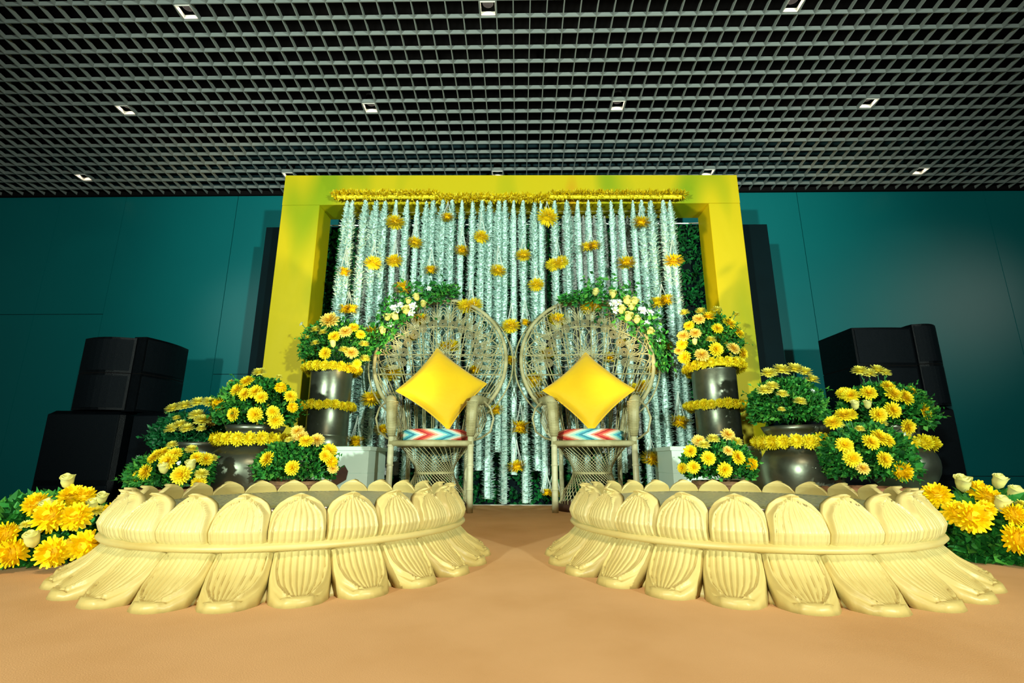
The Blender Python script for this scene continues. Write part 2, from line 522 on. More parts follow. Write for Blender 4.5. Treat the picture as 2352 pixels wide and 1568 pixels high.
# ------------------------------------------------------------------ blossoms (shared meshes, 1 m across, facing +Z)
def petal_layer(mb, n, r0, r1, el, z0, w, rnd, droop=0.0, jit=0.1):
    for k in range(n):
        a = 2 * PI * (k + rnd.uniform(-.25, .25)) / n
        e = el + rnd.uniform(-jit, jit)
        rr = r1 * rnd.uniform(0.88, 1.06)
        ca, sa = math.cos(a), math.sin(a)

        def P(t, side):
            rad = r0 + (rr - r0) * t * math.cos(e)
            z = z0 + (rr - r0) * t * math.sin(e) - droop * t * t
            return (ca * rad - sa * side, sa * rad + ca * side, z)
        mb.add([P(0, -w * .4), P(0, w * .4), P(.65, w), P(1.0, w * .35), P(1.0, -w * .35), P(.65, -w)], [(0, 1, 2, 5), (5, 2, 3, 4)])


def chrys(seed):
    r = random.Random(seed); mb = MB()
    petal_layer(mb, 18, .05, .52, 0.05, -.03, .075, r, .05)
    petal_layer(mb, 18, .05, .50, 0.26, 0.0, .070, r, .03)
    petal_layer(mb, 17, .04, .46, 0.52, 0.02, .065, r)
    petal_layer(mb, 14, .03, .38, 0.82, 0.03, .055, r)
    petal_layer(mb, 9, .02, .30, 1.12, 0.03, .045, r)
    mb.lathe([(0.03, -.16), (0.12, -.08), (.16, -.02), (.1, .06)], 8)
    return mb.mesh('blossom')


def pom(seed):
    r = random.Random(seed); mb = MB()
    for n, el, z0, rr in ((16, -.35, -.06, .5), (16, 0.0, -.02, .53), (15, .35, .03, .52), (13, .65, .06, .5), (10, .95, .08, .47), (7, 1.25, .09, .45)):
        petal_layer(mb, n, .06, rr, el, z0, .075, r, 0, .12)
    mb.lathe([(0.05, -.22), (0.2, -.14), (.3, .0), (.26, .14), (.12, .26)], 8, top=True)
    return mb.mesh('blossom')


def fuzzy(seed, double=False):
    """shallow upturned blossom of a pendant: radial petals in flat tiers"""
    r = random.Random(seed); mb = MB()
    for n, el, z0, rr in ((26, -.5, -.04, .42), (32, -.15, 0.0, .50), (32, .2, .03, .53), (28, .55, .05, .50), (18, .95, .05, .40)):
        petal_layer(mb, n, .05, rr, el, z0, .032, r, 0, .22)
    mb.lathe([(0.05, -.12), (0.16, -.08), (.2, .0), (.16, .08), (.05, .12)], 8, top=True)
    if double:
        v = [(x * .8 + .22, y * .8, z * .9 + .05) for x, y, z in mb.v]
        w = [(x * .8 - .24, y * .8, z * .9 - .03) for x, y, z in mb.v]
        f = list(mb.f); mb = MB(); mb.add(v, f); mb.add(w, f)
    return mb.mesh('blossom')


def rosebud():
    r = random.Random(9); mb = MB()
    for q, (rad, h, tw) in enumerate(((.36, .62, 0), (.30, .70, .6), (.2, .74, 1.1))):
        n = 14
        pr = [(.08, -.35), (rad * .8, -.15), (rad, .15), (rad * 1.02, .35), (rad * (1.22 - q * .1), h - .12)]
        vs = []
        for i, (a, z) in enumerate(pr):
            for k in range(n):
                t = 2 * PI * k / n + tw
                wob = (1 + .10 * math.sin(3 * t + q)) if i > 2 else 1
                vs.append((a * wob * math.cos(t), a * wob * math.sin(t), z + (.06 * math.sin(3 * t + 1 + q) if i == 4 else 0) - .1))
        fs = [(i * n + k, i * n + (k + 1) % n, (i + 1) * n + (k + 1) % n, (i + 1) * n + k) for i in range(4) for k in range(n)]
        mb.add(vs, fs)
    return mb.mesh('blossom', True)


def starflower():
    r = random.Random(5); mb = MB()
    petal_layer(mb, 6, .03, .5, .35, 0, .15, r, .12)
    petal_layer(mb, 6, .03, .38, .75, 0.02, .12, r)
    mb.lathe([(.03, -.3), (.06, -.05), (.09, .05)], 6, top=True)
    return mb.mesh('blossom')


FM = {}


def reg(kind, meshes, m):
    for me in meshes:
        me.materials.append(m)
    FM[kind] = meshes


reg('chrys', [chrys(1), chrys(2)], M['chrys'])
reg('peach', [chrys(3)], M['peach'])
reg('lemon', [chrys(4), chrys(5)], M['lemon'])
reg('mari', [pom(1), pom(2)], M['mari'])
reg('garl', [pom(3), pom(4), pom(5)], M['garl'])
reg('pend', [fuzzy(1), fuzzy(2), fuzzy(3, True), fuzzy(4)], M['pend'])
reg('rose', [rosebud()], M['rose'])
reg('star', [starflower()], M['star'])
FNAME = {'chrys': 'chrysanthemum', 'peach': 'peach_chrysanthemum', 'lemon': 'daisy', 'mari': 'marigold', 'rose': 'rose', 'star': 'star_flower', 'garl': 'marigold_head', 'pend': 'blossom'}


def flower(kind, loc, face, dia, parent, rnd, label=None):
    q = Vector(face).normalized().to_track_quat('Z', 'Y')
    e = (q @ Euler((0, 0, rnd.uniform(0, 2 * PI))).to_quaternion()).to_euler()
    o = put(FNAME[kind], rnd.choice(FM[kind]), None, parent, loc, e, dia)
    if label:
        o['label'] = label
    return o


# ------------------------------------------------------------------ flower strings and pendants hung from the frame
def string_mesh(length, rad, seed):
    r = random.Random(seed); mb = MB()
    z = -0.02
    n = 8
    sway = r.uniform(-.012, .012)
    mb.tube([(0, 0, 0.0), (0, 0, -.2), (0, 0, -length)], [0.006, .022, .026], 6)
    while z > -length:
        t = min(1.0, 0.28 + (-z) / 0.30)
        rr = rad * t
        off = sway * math.sin(z * 4)
        for k in range(n):
            a = 2 * PI * (k + r.random()) / n
            R1 = rr * r.uniform(.75, 1.2); dz = r.uniform(-.014, .02)
            ca, sa = math.cos(a), math.sin(a); w = 0.012
            mb.add([(off + ca * .006, sa * .006, z), (off + ca * R1 * .6 - sa * w, sa * R1 * .6 + ca * w, z + dz * .5),
                    (off + ca * R1, sa * R1, z + dz), (off + ca * R1 * .6 + sa * w, sa * R1 * .6 - ca * w, z + dz * .5 - .004)], [(0, 1, 2, 3)])
        z -= 0.0115
    return mb.mesh('flower_string')


ORD = ['', 'first', 'second', 'third', 'fourth', 'fifth', 'sixth', 'seventh', 'eighth', 'ninth', 'tenth', 'eleventh', 'twelfth', 'thirteenth', 'fourteenth', 'fifteenth', 'sixteenth', 'seventeenth',
       'eighteenth', 'nineteenth', 'twentieth', 'twenty-first', 'twenty-second', 'twenty-third', 'twenty-fourth', 'twenty-fifth', 'twenty-sixth', 'twenty-seventh', 'twenty-eighth', 'twenty-ninth', 'thirtieth',
       'thirty-first', 'thirty-second', 'thirty-third', 'thirty-fourth', 'thirty-fifth', 'thirty-sixth', 'thirty-seventh', 'thirty-eighth', 'thirty-ninth', 'fortieth']
rnd = random.Random(11)
SY = 4.27
front = [(797, 800), (810, 1060), (841, 1085), (866, 1110), (886, 1090), (911, 1120), (937, 1060), (959, 1130), (979, 1075), (995, 1110), (1019, 1085), (1040, 1060), (1062, 1110), (1086, 1084), (1108, 1080),
         (1126, 1145), (1147, 1038), (1160, 1157), (1180, 1090), (1202, 1155), (1228, 1080), (1242, 1132), (1274, 1068), (1301, 1085), (1327, 1110), (1351, 1090), (1376, 1120), (1403, 1085), (1426, 1125), (1453, 1130), (1473, 1100), (1494, 1040), (1522, 1115), (1538, 1100)]
for k, (px, pb) in enumerate(front):
    top = at(px, 460, SY)
    # a bottom pixel is measured on the same upright plane
    zb = at(px, pb, SY).z
    ln = top.z - max(zb, 0.015)
    me = string_mesh(ln, rnd.choice((.040, .047, .052, .056, .062)), 100 + k); me.materials.append(M['tube1'])
    o = put('flower_string', me, None, None, (top.x, SY + rnd.uniform(-.015, .015), top.z))
    side = ('%s from the left' % ORD[k + 1]) if k < 17 else ('%s from the right' % ORD[len(front) - k])
    tag(o, 'white tuberose string, front row under the yellow beam, %s' % side, 'flower string', 'front row of white flower strings')
back = []
x = 803
while x < 1545:
    back.append((x, rnd.choice([985, 1000, 1040, 1075, 1090, 1110, 1130])))
    x += rnd.uniform(21, 27)
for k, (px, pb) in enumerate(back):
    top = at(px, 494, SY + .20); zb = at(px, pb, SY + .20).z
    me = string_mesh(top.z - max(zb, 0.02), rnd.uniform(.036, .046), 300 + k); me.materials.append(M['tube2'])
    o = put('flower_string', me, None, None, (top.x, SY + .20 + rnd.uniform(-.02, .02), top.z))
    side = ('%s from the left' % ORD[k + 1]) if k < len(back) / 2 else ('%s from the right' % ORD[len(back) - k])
    tag(o, 'tuberose string coloured as in shade, back row inside the frame, %s' % side, 'flower string', 'back row of shade-coloured flower strings')
# rod and marigold swag along the beam
a, b = at(775, 455, SY), at(1562, 455, SY)
o = obj('hanging_rod', MB().tube([(a.x, SY, a.z), (b.x, SY, b.z)], 0.006, 6), M['dull']); tag(o, 'thin metal rod under the yellow beam that carries the front flower strings', 'rod')
o = obj('hanging_rod', MB().tube([(a.x, SY + .2, 2.775), (b.x, SY + .2, 2.775)], 0.004, 6), M['dull']); tag(o, 'thin metal rod inside the frame that carries the shade-coloured back flower strings', 'rod')
t = thing('marigold_swag', 'long fluffy yellow marigold swag fixed along the top beam of the yellow frame', 'garland', (0, 0, 0))
sw = MB()
r2 = random.Random(3)
pa, pb_ = at(768, 452, SY), at(1572, 452, SY)
nn = 150
for k in range(nn):
    f = k / (nn - 1)
    x = pa.x + (pb_.x - pa.x) * f
    z = pa.z + (pb_.z - pa.z) * f + (0.025 if f < .3 or f > .62 else -.012) + r2.uniform(-.008, .008)
    for q in range(44):
        th = r2.uniform(0, 2 * PI); ph = r2.uniform(-1.2, 1.2); l = r2.uniform(.045, .078)
        d = Vector((math.sin(ph) * .8, -math.cos(th) * math.cos(ph), math.sin(th) * math.cos(ph) * .85)) * l
        s_ = d.orthogonal().normalized() * .009
        c = Vector((x, SY + .0, z))
        sw.add([c + d * .3, c + d * .7 + s_, c + d, c + d * .7 - s_], [(0, 1, 2, 3)])
M['swag'] = island('swag_petals', [(0.62, 0.40, 0.0), (0.84, 0.64, 0.0), (0.92, 0.80, 0.05)])
stuff(obj('marigold_petals', sw, M['swag'], t))
obj('core', MB().tube([(pa.x + .03, SY, pa.z), (pb_.x - .03, SY, pb_.z)], 0.02, 8), M['garl'], t)

cordm = {}


def cords(h, seed):
    r = random.Random(seed); mb = MB()
    for k in range(5):
        a_ = 2 * PI * k / 5 + r.random()
        mb.tube([(math.cos(a_) * .05, math.sin(a_) * .05, 0.01), (math.cos(a_) * .012, math.sin(a_) * .012, h * .7), (0, 0, h)], 0.0026, 4, caps=False)
    me = mb.mesh('cords'); me.materials.append(M['cord'])
    return me


CM = [cords(.17, 1), cords(.22, 2), cords(.26, 3)]
pend = [
    ('highest row', [(908, 512, 42), (1028, 500, 32), (1257, 500, 46), (1473, 512, 44)]),
    ('second row from the top', [(953, 558, 34), (1060, 576, 36), (1105, 545, 34), (1202, 587, 34), (1357, 567, 40)]),
    ('third row from the top', [(791, 625, 34), (857, 605, 36), (906, 600, 36), (990, 621, 36), (1144, 623, 36), (1281, 606, 40), (1438, 605, 42), (1547, 600, 42)]),
    ('just above the chair backs', [(800, 711, 40), (925, 662, 48), (1232, 655, 34), (1522, 693, 46)]),
    ('level with the tops of the chair backs', [(845, 768, 46), (968, 735, 40), (1080, 703, 44), (1174, 750, 38), (1206, 741, 26), (1280, 735, 38), (1360, 706, 40)]),
    ('across the upper chair backs', [(947, 776, 24), (1030, 797, 40), (1258, 813, 38), (1428, 788, 24), (1520, 794, 40)]),
    ('across the lower chair backs', [(900, 858, 46), (1092, 850, 36), (1172, 828, 28), (1225, 875, 42), (1400, 822, 40), (1500, 852, 36), (1472, 891, 46)]),
    ('level with the yellow pillows', [(853, 917, 44), (1139, 942, 34), (1242, 912, 36), (1562, 970, 44)]),
    ('among the lowest, below the chair seats and arms', [(817, 1015, 40), (880, 988, 38), (1195, 983, 48), (1187, 1072, 38), (1256, 1131, 24), (1274, 1134, 24), (1498, 1055, 44)]),
]
rp_ = random.Random(21)
for row, lst in pend:
    for k, (px, py, dia) in enumerate(lst):
        Y = SY - .085
        p = at(px, py, Y)
        wide = dia / FPX * Y * 1.22
        nth = 'first' if k == 0 else ORD[k + 1]
        t = thing('flower_pendant', 'yellow corded blossom pendant, %s from left, %s' % (nth, row), 'flower pendant', (p.x, p.y, p.z), 0, 'yellow blossoms hung before the flower strings')
        k2 = rp_.choice((0, 1, 3)) if dia < 40 else rp_.choice((0, 1, 2, 2, 3))
        put('blossom', FM['pend'][k2], None, t, (0, 0, 0), (rp_.uniform(-.35, .35), rp_.uniform(-.25, .25), rp_.uniform(-.5, .5)), (wide, wide, wide * .85))
        put('cords', rp_.choice(CM if p.z < 2.45 else CM[:1]), None, t)

# ------------------------------------------------------------------ lotus plinths
NP = 25


def shell(fo, fi, nu, nv):
    """closed petal from an outer and an inner surface over u in -1..1, v in 0..1"""
    mb = MB(); g = []
    for f in (fo, fi):
        for jv in range(nv + 1):
            for iu in range(nu + 1):
                g.append(f(-1 + 2 * iu / nu, jv / nv))
    W = nu + 1; S = W * (nv + 1); fs = []
    for jv in range(nv):
        for iu in range(nu):
            a_ = jv * W + iu
            fs.append((a_, a_ + 1, a_ + 1 + W, a_ + W))
            fs.append((S + a_, S + a_ + W, S + a_ + 1 + W, S + a_ + 1))
    for jv in range(nv):
        a_ = jv * W; fs.append((a_, a_ + W, S + a_ + W, S + a_))
        a_ = jv * W + nu; fs.append((a_, S + a_, S + a_ + W, a_ + W))
    for iu in range(nu):
        a_ = nv * W + iu; fs.append((a_, a_ + 1, S + a_ + 1, S + a_))
        fs.append((iu, S + iu, S + iu + 1, iu + 1))
    mb.add(g, fs)
    return mb


def interp(tab, v):
    for (a_, *p), (b_, *q) in zip(tab[:-1], tab[1:]):
        if v <= b_:
            t = (v - a_) / (b_ - a_); t = t * t * (3 - 2 * t) * .4 + t * .6
            return [x + (y - x) * t for x, y in zip(p, q)]
    return tab[-1][1:]


HALF = PI / NP
up_tab = [(0, .602, .128), (.12, .619, .148), (.28, .627, .172), (.45, .618, .197), (.62, .600, .222), (.8, .582, .246), (.92, .577, .259), (1.0, .582, .270)]


def w_up(v):
    return 1.0 if v < .55 else max(0.02, (1 - ((v - .55) / .45) ** 1.7) ** .74)


def groove(u, n):
    """sharp valleys between n flutes"""
    x = abs(((u * .5 + .5) * n) % 1.0 - .5) * 2
    return x ** 6


def relief(q, uw, v, depth, lip):
    """carved face: flutes inside, a raised lip along the arch, a recess between neighbours"""
    if q > 1.0 and v < .93:
        return -.010 * min(1, (q - 1) * 12)
    if v >= .93:
        return lip * .6
    if q > .87:
        return lip * max(0.0, math.sin(PI * (q - .87) / .13)) ** .5
    return -depth * groove(uw, 7) * min(1, max(0.0, .93 - v) * 25)


def up_out(u, v):
    r, z = interp(up_tab, v)
    w = w_up(v)
    a_ = u * w * HALF * 0.985
    A = max(.03, w_up(min(1.0, v * 1.09 + .01)) - .05 - .10 * min(1, v / .6) ** 2)
    uw = u * w / A
    r += .012 * (1 - (u * w) ** 2) - .004
    if v <= 1.0:
        r += relief(abs(uw), min(1, abs(uw) / .87) * (1 if u > 0 else -1), v, .0085, .006) * min(1, v * 8)
    return (r * math.cos(a_), r * math.sin(a_), z)


def up_in(u, v):
    r, z = interp(up_tab, v)
    w = w_up(v)
    a_ = u * w * HALF * 0.985
    r = r - .030 + .008 * (1 - (u * w) ** 2) * v
    return (r * math.cos(a_), r * math.sin(a_), z - .002 * v)


lo_tab = [(0, .594, .112), (.2, .612, .092), (.45, .645, .058), (.7, .684, .030), (.88, .713, .013), (1.0, .727, .006)]


def w_lo(v):
    return 1.0 if v < .22 else max(.03, (1 - ((v - .22) / .78) ** 2.1) ** .58)


def lo_out(u, v):
    r, z = interp(lo_tab, v)
    w = w_lo(v)
    a_ = u * w * HALF * .985
    A = max(.03, w_lo(min(1.0, v * 1.06 + .01)) - .06)
    uw = u * w / A
    z += (.016 - .007 * v) * (1 - (u * w) ** 2)
    k = abs(uw)
    if v > .915:
        d = .004
    elif k > 1.0:
        d = -.004 * min(1, (k - 1) * 10)
    elif k > .86:
        d = .006 * max(0.0, math.sin(PI * (k - .86) / .14)) ** .5
    else:
        d = -.0085 * groove(min(1, k / .86) * (1 if u > 0 else -1), 7) * min(1, max(0, .93 - v) * 25)
    z += d * min(1, v * 8)
    r += d * .6 * min(1, v * 8)
    return (r * math.cos(a_), r * math.sin(a_), z)


def lo_in(u, v):
    r, z = interp(lo_tab, v)
    w = w_lo(v)
    a_ = u * (w * .97 + .05) * HALF
    if v > .3:
        return ((r + .010 * v) * math.cos(a_), (r + .010 * v) * math.sin(a_), max(0.0, z - .045 * (v + .3)))
    return ((r - .02) * math.cos(a_), (r - .02) * math.sin(a_), z - .02)


UP = shell(up_out, up_in, 60, 26).mesh('petal', True); UP.materials.append(M['lotus'])
LO = shell(lo_out, lo_in, 60, 24).mesh('skirt_petal', True); LO.materials.append(M['lotus'])
core_p = [(.655, 0), (.655, .010), (.625, .045), (.598, .090), (.590, .112), (.600, .116), (.624, .120), (.632, .128), (.626, .137), (.606, .141), (.598, .15), (.598, .19), (.575, .205), (.548, .20), (.54, .185), (.30, .183), (.001, .183)]
CORE = MB().lathe(core_p, 100).mesh('body', True); CORE.materials.append(M['lotus'])
TRAY = MB().lathe([(.40, .184), (.44, .186), (.462, .205), (.466, .214), (.46, .219), (.445, .217), (.43, .214), (.22, .214), (.001, .214)], 72).mesh('tray', True); TRAY.materials.append(M['silver'])
for cx, ph, phl, w, in ((-.845, -83.0, -81.2, 'left'), (.835, -97.2, -99.3, 'right')):
    t = thing('lotus_plinth', 'round pale gold lotus-shaped plinth on the peach carpet, the %s one of the pair' % w, 'plinth', (cx, 2.03, 0), 0, 'pair of lotus plinths')
    put('body', CORE, None, t)
    for k in range(NP):
        put('petal', UP, None, t, (0, 0, 0), (0, 0, R(ph) + 2 * PI * k / NP))
        put('skirt_petal', LO, None, t, (0, 0, 0), (0, 0, R(phl) + 2 * PI * k / NP))
    o = put('tray', TRAY, None, None, (cx, 2.03, 0))
    tag(o, 'wide hammered silver tray lying inside the %s lotus plinth' % w, 'tray', 'silver trays in the plinths')


# ------------------------------------------------------------------ peacock chairs
def arc(cx, cz_, rx, rz, a0, a1, n, yf):
    out = []
    for k in range(n + 1):
        a_ = a0 + (a1 - a0) * k / n
        z = cz_ + rz * math.sin(a_)
        out.append((cx + rx * math.cos(a_), yf(z), z))
    return out


def back_y(z):
    return 0.10 + (z - 0.80) * 0.20


def make_chair(label):
    t = thing('peacock_chair', label, 'chair', (0, 0, 0), 0, 'pair of peacock chairs')
    for sx in (-1, 1):
        lg = MB().tube([(sx * .292, -.215, 0), (sx * .291, -.215, .22), (sx * .290, -.215, .60)], [.024, .023, .022], 10)
        for zz in (.16, .33, .47):
            lg.tube([(sx * .291, -.215, zz - .006), (sx * .291, -.215, zz + .006)], .0265, 10)
        obj('leg', lg, M['bamboo'], t, True)
        obj('leg', MB().tube([(sx * .23, .20, 0), (sx * .235, .19, .5), (sx * .30, .15, .80)], .019, 8), M['bamboo'], t, True)
        ar = MB().tube([(sx * .290, -.215, .535), (sx * .291, -.222, .60), (sx * .296, -.225, .70), (sx * .302, -.215, .765), (sx * .316, -.18, .802), (sx * .335, -.10, .818), (sx * .36, .0, .825), (sx * .395, .105, .835)],
                       [.026, .036, .039, .040, .040, .038, .034, .026], 12)
        am = obj('arm', ar, M['rattan'], t, True)
        wr = MB()
        for k in range(22):
            z = .545 + k * .0115
            xx = sx * (.290 + .006 * k / 22)
            rr = .029 + .012 * min(1, k / 6)
            wr.tube([(xx + rr * math.cos(q * PI / 5), -.219 + rr * math.sin(q * PI / 5), z) for q in range(10)], .0035, 4, closed=True)
        obj('binding', wr, M['rattan'], am)
        lt = MB()
        for k in range(5):
            f = k / 4
            lt.tube([(sx * (.315 + .05 * f), -.17 + .25 * f, .80 + .015 * f), (sx * (.335 + .06 * f), -.13 + .23 * f, .68), (sx * (.31 + .04 * f), -.14 + .24 * f, .58), (sx * (.285), -.16 + .26 * f, .505)], .005, 5)
            lt.tube([(sx * (.32 + .05 * f), -.15 + .22 * f, .80), (sx * (.30), -.02 + .1 * f, .66), (sx * .29, .02 - .15 * f + .1, .51)], .004, 5)
        # wide outer loop hanging from the arm, and curls between
        lt.tube([(sx * .37, -.05, .82), (sx * .43, -.05, .76), (sx * .455, -.04, .68), (sx * .43, -.03, .58), (sx * .36, -.05, .53), (sx * .295, -.1, .51)], .008, 6)
        for (yy, zz, rr) in ((-.10, .74, .035), (-.03, .70, .04), (-.10, .64, .03), (.05, .74, .035), (-.04, .60, .03)):
            lt.tube([(sx * (.335 + .1 * (yy + .1)), yy + rr * math.cos(q * PI / 6), zz + rr * math.sin(q * PI / 6)) for q in range(12)], .004, 4, closed=True)
        obj('arm_lattice', lt, M['rattan'], am)
    # seat rail
    obj('seat_rail', MB().tube([(.278 * math.cos(2 * PI * k / 40), .278 * math.sin(2 * PI * k / 40) + .04, .485) for k in range(40)], .025, 10, closed=True)
        .tube([(-.30, -.222, .485), (.30, -.222, .485)], .021, 10), M['rattan'], t, True)
    obj('seat', MB().lathe([(.02, .478), (.262, .478), (.265, .492), (.02, .497)], 32, c=(0, .04), top=True), M['cane'], t)
    # hourglass base of twisted canes
    bs = MB()
    n = 42
    for k in range(n):
        for tw, dens in ((1, 1),):
            if k % dens:
                continue
            a0 = 2 * PI * k / n
            top = [(.268 * math.cos(a0), .268 * math.sin(a0) + .04, .468)]
            a1 = a0 + tw * 1.0
            pt = []
            A = Vector((.268 * math.cos(a0), .268 * math.sin(a0) + .04, .468)); B = Vector((0.148 * math.cos(a1), 0.148 * math.sin(a1) + .04, .272))
            bs.tube([A, A.lerp(B, .5), B], .0031, 4, caps=False)
            a2 = a1 + tw * .95
            C = Vector((0.148 * math.cos(a1), 0.148 * math.sin(a1) + .04, .268)); D = Vector((.27 * math.cos(a2), .27 * math.sin(a2) + .04, .03))
            mid = C.lerp(D, .55); rad = Vector((mid.x, mid.y - .04, 0)); mid += rad.normalized() * .03
            bs.tube([C, mid, D], .0031, 4, caps=False)
    obj('woven_base', bs, M['rattan'], t)
    obj('waist_band', MB().tube([(0.148 * math.cos(2 * PI * k / 32), 0.148 * math.sin(2 * PI * k / 32) + .04, .27) for k in range(32)], .009, 6, closed=True), M['rattan'], t, True)
    obj('base_ring', MB().lathe([(.24, 0), (.29, 0), (.295, .03), (.285, .05), (.25, .05), (.24, 0)], 36, c=(0, .04), bottom=False), M['darkwood'], t, True)
    # fan back
    HC, HRX, HRZ = 1.195, .553, .563
    obj('hoop', MB().tube(arc(0, HC, HRX, HRZ, R(-46), R(226), 56, back_y), .0165, 8), M['rattan'], t, True)
    obj('hoop', MB().tube([(x, y + .05, z) for x, y, z in arc(0, HC - .02, .612, .575, R(-50), R(230), 56, back_y)], .007, 6), M['rattan'], t, True)
    obj('hoop', MB().tube([(x, y + .012, z) for x, y, z in arc(0, HC, .525, .535, R(-40), R(220), 50, back_y)], .006, 6), M['rattan'], t, True)

    def fan(a_, rr):
        """point of the back at angle a_ round the hoop centre, rr of the way to the hoop"""
        z = HC + HRZ * rr * math.sin(a_)
        return Vector((HRX * rr * math.cos(a_), back_y(z) - .004, z))
    nsp = 14
    for k in range(nsp):
        a_ = R(-14 + 208 * k / (nsp - 1))
        e = fan(a_, .985)
        bx = -.0 + .26 * math.cos(PI * k / (nsp - 1))
        s_ = Vector((bx, back_y(.52) + .03, .50))
        m_ = s_.lerp(e, .45); m_.x = m_.x * .86
        m_.y = back_y(m_.z)
        for dx in (-.006, .007):
            pass
        mb = MB()
        mb.tube([s_ + Vector((-.006, 0, 0)), m_ + Vector((-.012, 0, 0)), e + Vector((-.012, 0, 0))], .0042, 5)
        mb.tube([s_ + Vector((.006, 0, 0)), m_ + Vector((.010, 0, 0)), e + Vector((.016, 0, 0))], .0042, 5)
        obj('spoke', mb, M['rattan'], t)
    # coils in a ring, nested arches between coil and hoop
    coil = MB(); pts = []
    for k in range(60):
        q = k / 59 * 2 * PI * 3.2; rr = .006 + .034 * k / 59
        pts.append((rr * math.cos(q), 0, rr * math.sin(q)))
    coil.tube(pts, .0040, 4)
    cme = coil.mesh('coil'); cme.materials.append(M['cane'])
    arch = MB()
    for k in range(nsp - 1):
        a_ = R(-14 + 208 * (k + .5) / (nsp - 1))
        p = fan(a_, .585)
        put('coil', cme, None, t, p, (0, -(a_ - PI / 2), 0))
        rad = Vector((math.cos(a_), 0, math.sin(a_)))
        tan = Vector((-math.sin(a_), 0, math.cos(a_)))
        for q, (ln, wd) in enumerate(((.20, .050), (.16, .039), (.125, .029), (.09, .02))):
            ps = []
            for s_ in range(13):
                b_ = PI * s_ / 12
                pt = p + rad * (.03 + (ln - .03) * math.sin(b_) ** .8) + tan * (wd * math.cos(b_))
                pt.y = back_y(pt.z) + .003
                ps.append(pt)
            arch.tube(ps, .0042, 4)
        # two crossing canes under each coil
        for sgn in (-1, 1):
            ps = []
            for s_ in range(7):
                f = s_ / 6
                pt = p - rad * (.03 + .30 * f) + tan * (sgn * .05 * math.sin(f * PI * 1.5))
                pt.z = max(pt.z, .62); pt.y = back_y(pt.z) + .004
                ps.append(pt)
            arch.tube(ps, .0034, 4)
    arch.tube(arc(0, HC, .53 * HRX / .553, .30, R(4), R(176), 30, back_y), .005, 5)
    obj('arches', arch, M['rattan'], t)
    bar = MB()
    for z, hw in ((1.06, .50), (1.235, .545), (.90, .42)):
        bar.tube([(-hw, back_y(z) + .01, z), (hw, back_y(z) + .01, z)], .0065, 6)
    obj('crossbar', bar, M['rattan'], t)
    return t


c1 = make_chair('left peacock chair, wicker fan back with the greenery spray on its left shoulder')
c1.location = (-.650, 3.885, 0)
c1.rotation_euler = (0, 0, R(2.0))
c2 = copy_tree(c1)
c2['label'] = 'right peacock chair, wicker fan back with the greenery spray on its right shoulder'
c2.location = (.565, 3.895, 0)
c2.rotation_euler = (0, 0, R(-3.5))

# round seat cushions
prof = [(.001, 0.0), (.22, 0.0), (.252, .012), (.264, .048), (.254, .083), (.225, .096), (.001, .10)]
for x, y, mm, w in ((-.655, 3.905, 'chevL', 'left'), (.560, 3.915, 'chevR', 'right')):
    o = obj('seat_cushion', MB().lathe(prof, 48), M[mm], None, True, loc=(x, y, .497))
    tag(o, 'round chevron-striped red, teal and white cushion on the %s chair seat' % w, 'cushion', 'striped seat cushions')


# diamond pillows
def pillow_mesh(side, thick):
    n = 26; mb = MB()

    def P(i, j, s):
        u = -1 + 2 * i / n; v = -1 + 2 * j / n
        prof_ = max(0, (1 - u * u)) ** .42 * max(0, (1 - v * v)) ** .42
        pin = 1 - .085 * (1 - (abs(u) ** 2)) * abs(v) ** 3
        pin2 = 1 - .085 * (1 - (abs(v) ** 2)) * abs(u) ** 3
        return (u * side / 2 * pin2, s * thick / 2 * prof_ + .004 * s, v * side / 2 * pin)
    for s in (-1, 1):
        vs = [P(i, j, s) for j in range(n + 1) for i in range(n + 1)]
        fs = []
        for j in range(n):
            for i in range(n):
                a_ = j * (n + 1) + i
                q = (a_, a_ + 1, a_ + n + 2, a_ + n + 1)
                fs.append(q if s < 0 else q[::-1])
        mb.add(vs, fs)
    rim = [P(i, 0, 0) for i in range(n)] + [P(n, j, 0) for j in range(n)] + [P(n - i, n, 0) for i in range(n)] + [P(0, n - j, 0) for j in range(n)]
    mb.tube(rim, .006, 5, closed=True)
    return mb


pm_ = pillow_mesh(.505, .17).mesh('pillow', True); pm_.materials.append(M['silk'])
for loc, rot, w, d in (((-.597, 3.84, .922), (R(-19), R(38), R(14)), 'left', 'tilted yellow silk pillow standing on its corner in the left peacock chair'),
                       ((.548, 3.835, .898), (R(-23), R(45), R(-3)), 'right', 'even diamond yellow silk pillow standing on its corner in the right peacock chair')):
    o = put('pillow', pm_, None, None, loc)
    mtx = Matrix.Rotation(rot[2], 4, 'Z') @ Matrix.Rotation(rot[0], 4, 'X') @ Matrix.Rotation(rot[1], 4, 'Y')
    o.rotation_euler = mtx.to_euler()
    tag(o, d, 'pillow', 'yellow diamond pillows')


# ------------------------------------------------------------------ foliage
def leaf_cloud(pts_dirs, size, rnd, mb=None, ratio=.38):
    mb = mb or MB()
    for p, d in pts_dirs:
        d = (Vector(d).normalized() + Vector((rnd.gauss(0, .55), rnd.gauss(0, .55), rnd.gauss(0, .45)))).normalized()
        l = size * rnd.uniform(.6, 1.35)
        s_ = d.cross(Vector((rnd.gauss(0, 1), rnd.gauss(0, 1), rnd.gauss(0, 1)))).normalized() * l * ratio
        n_ = d.cross(s_).normalized() * l * .16
        p = Vector(p)
        mb.add([p, p + d * l * .45 + s_ + n_, p + d * l - n_ * .6, p + d * l * .45 - s_ + n_, p + d * l * .5], [(0, 1, 4), (1, 2, 4), (4, 2, 3), (0, 4, 3)])
    return mb


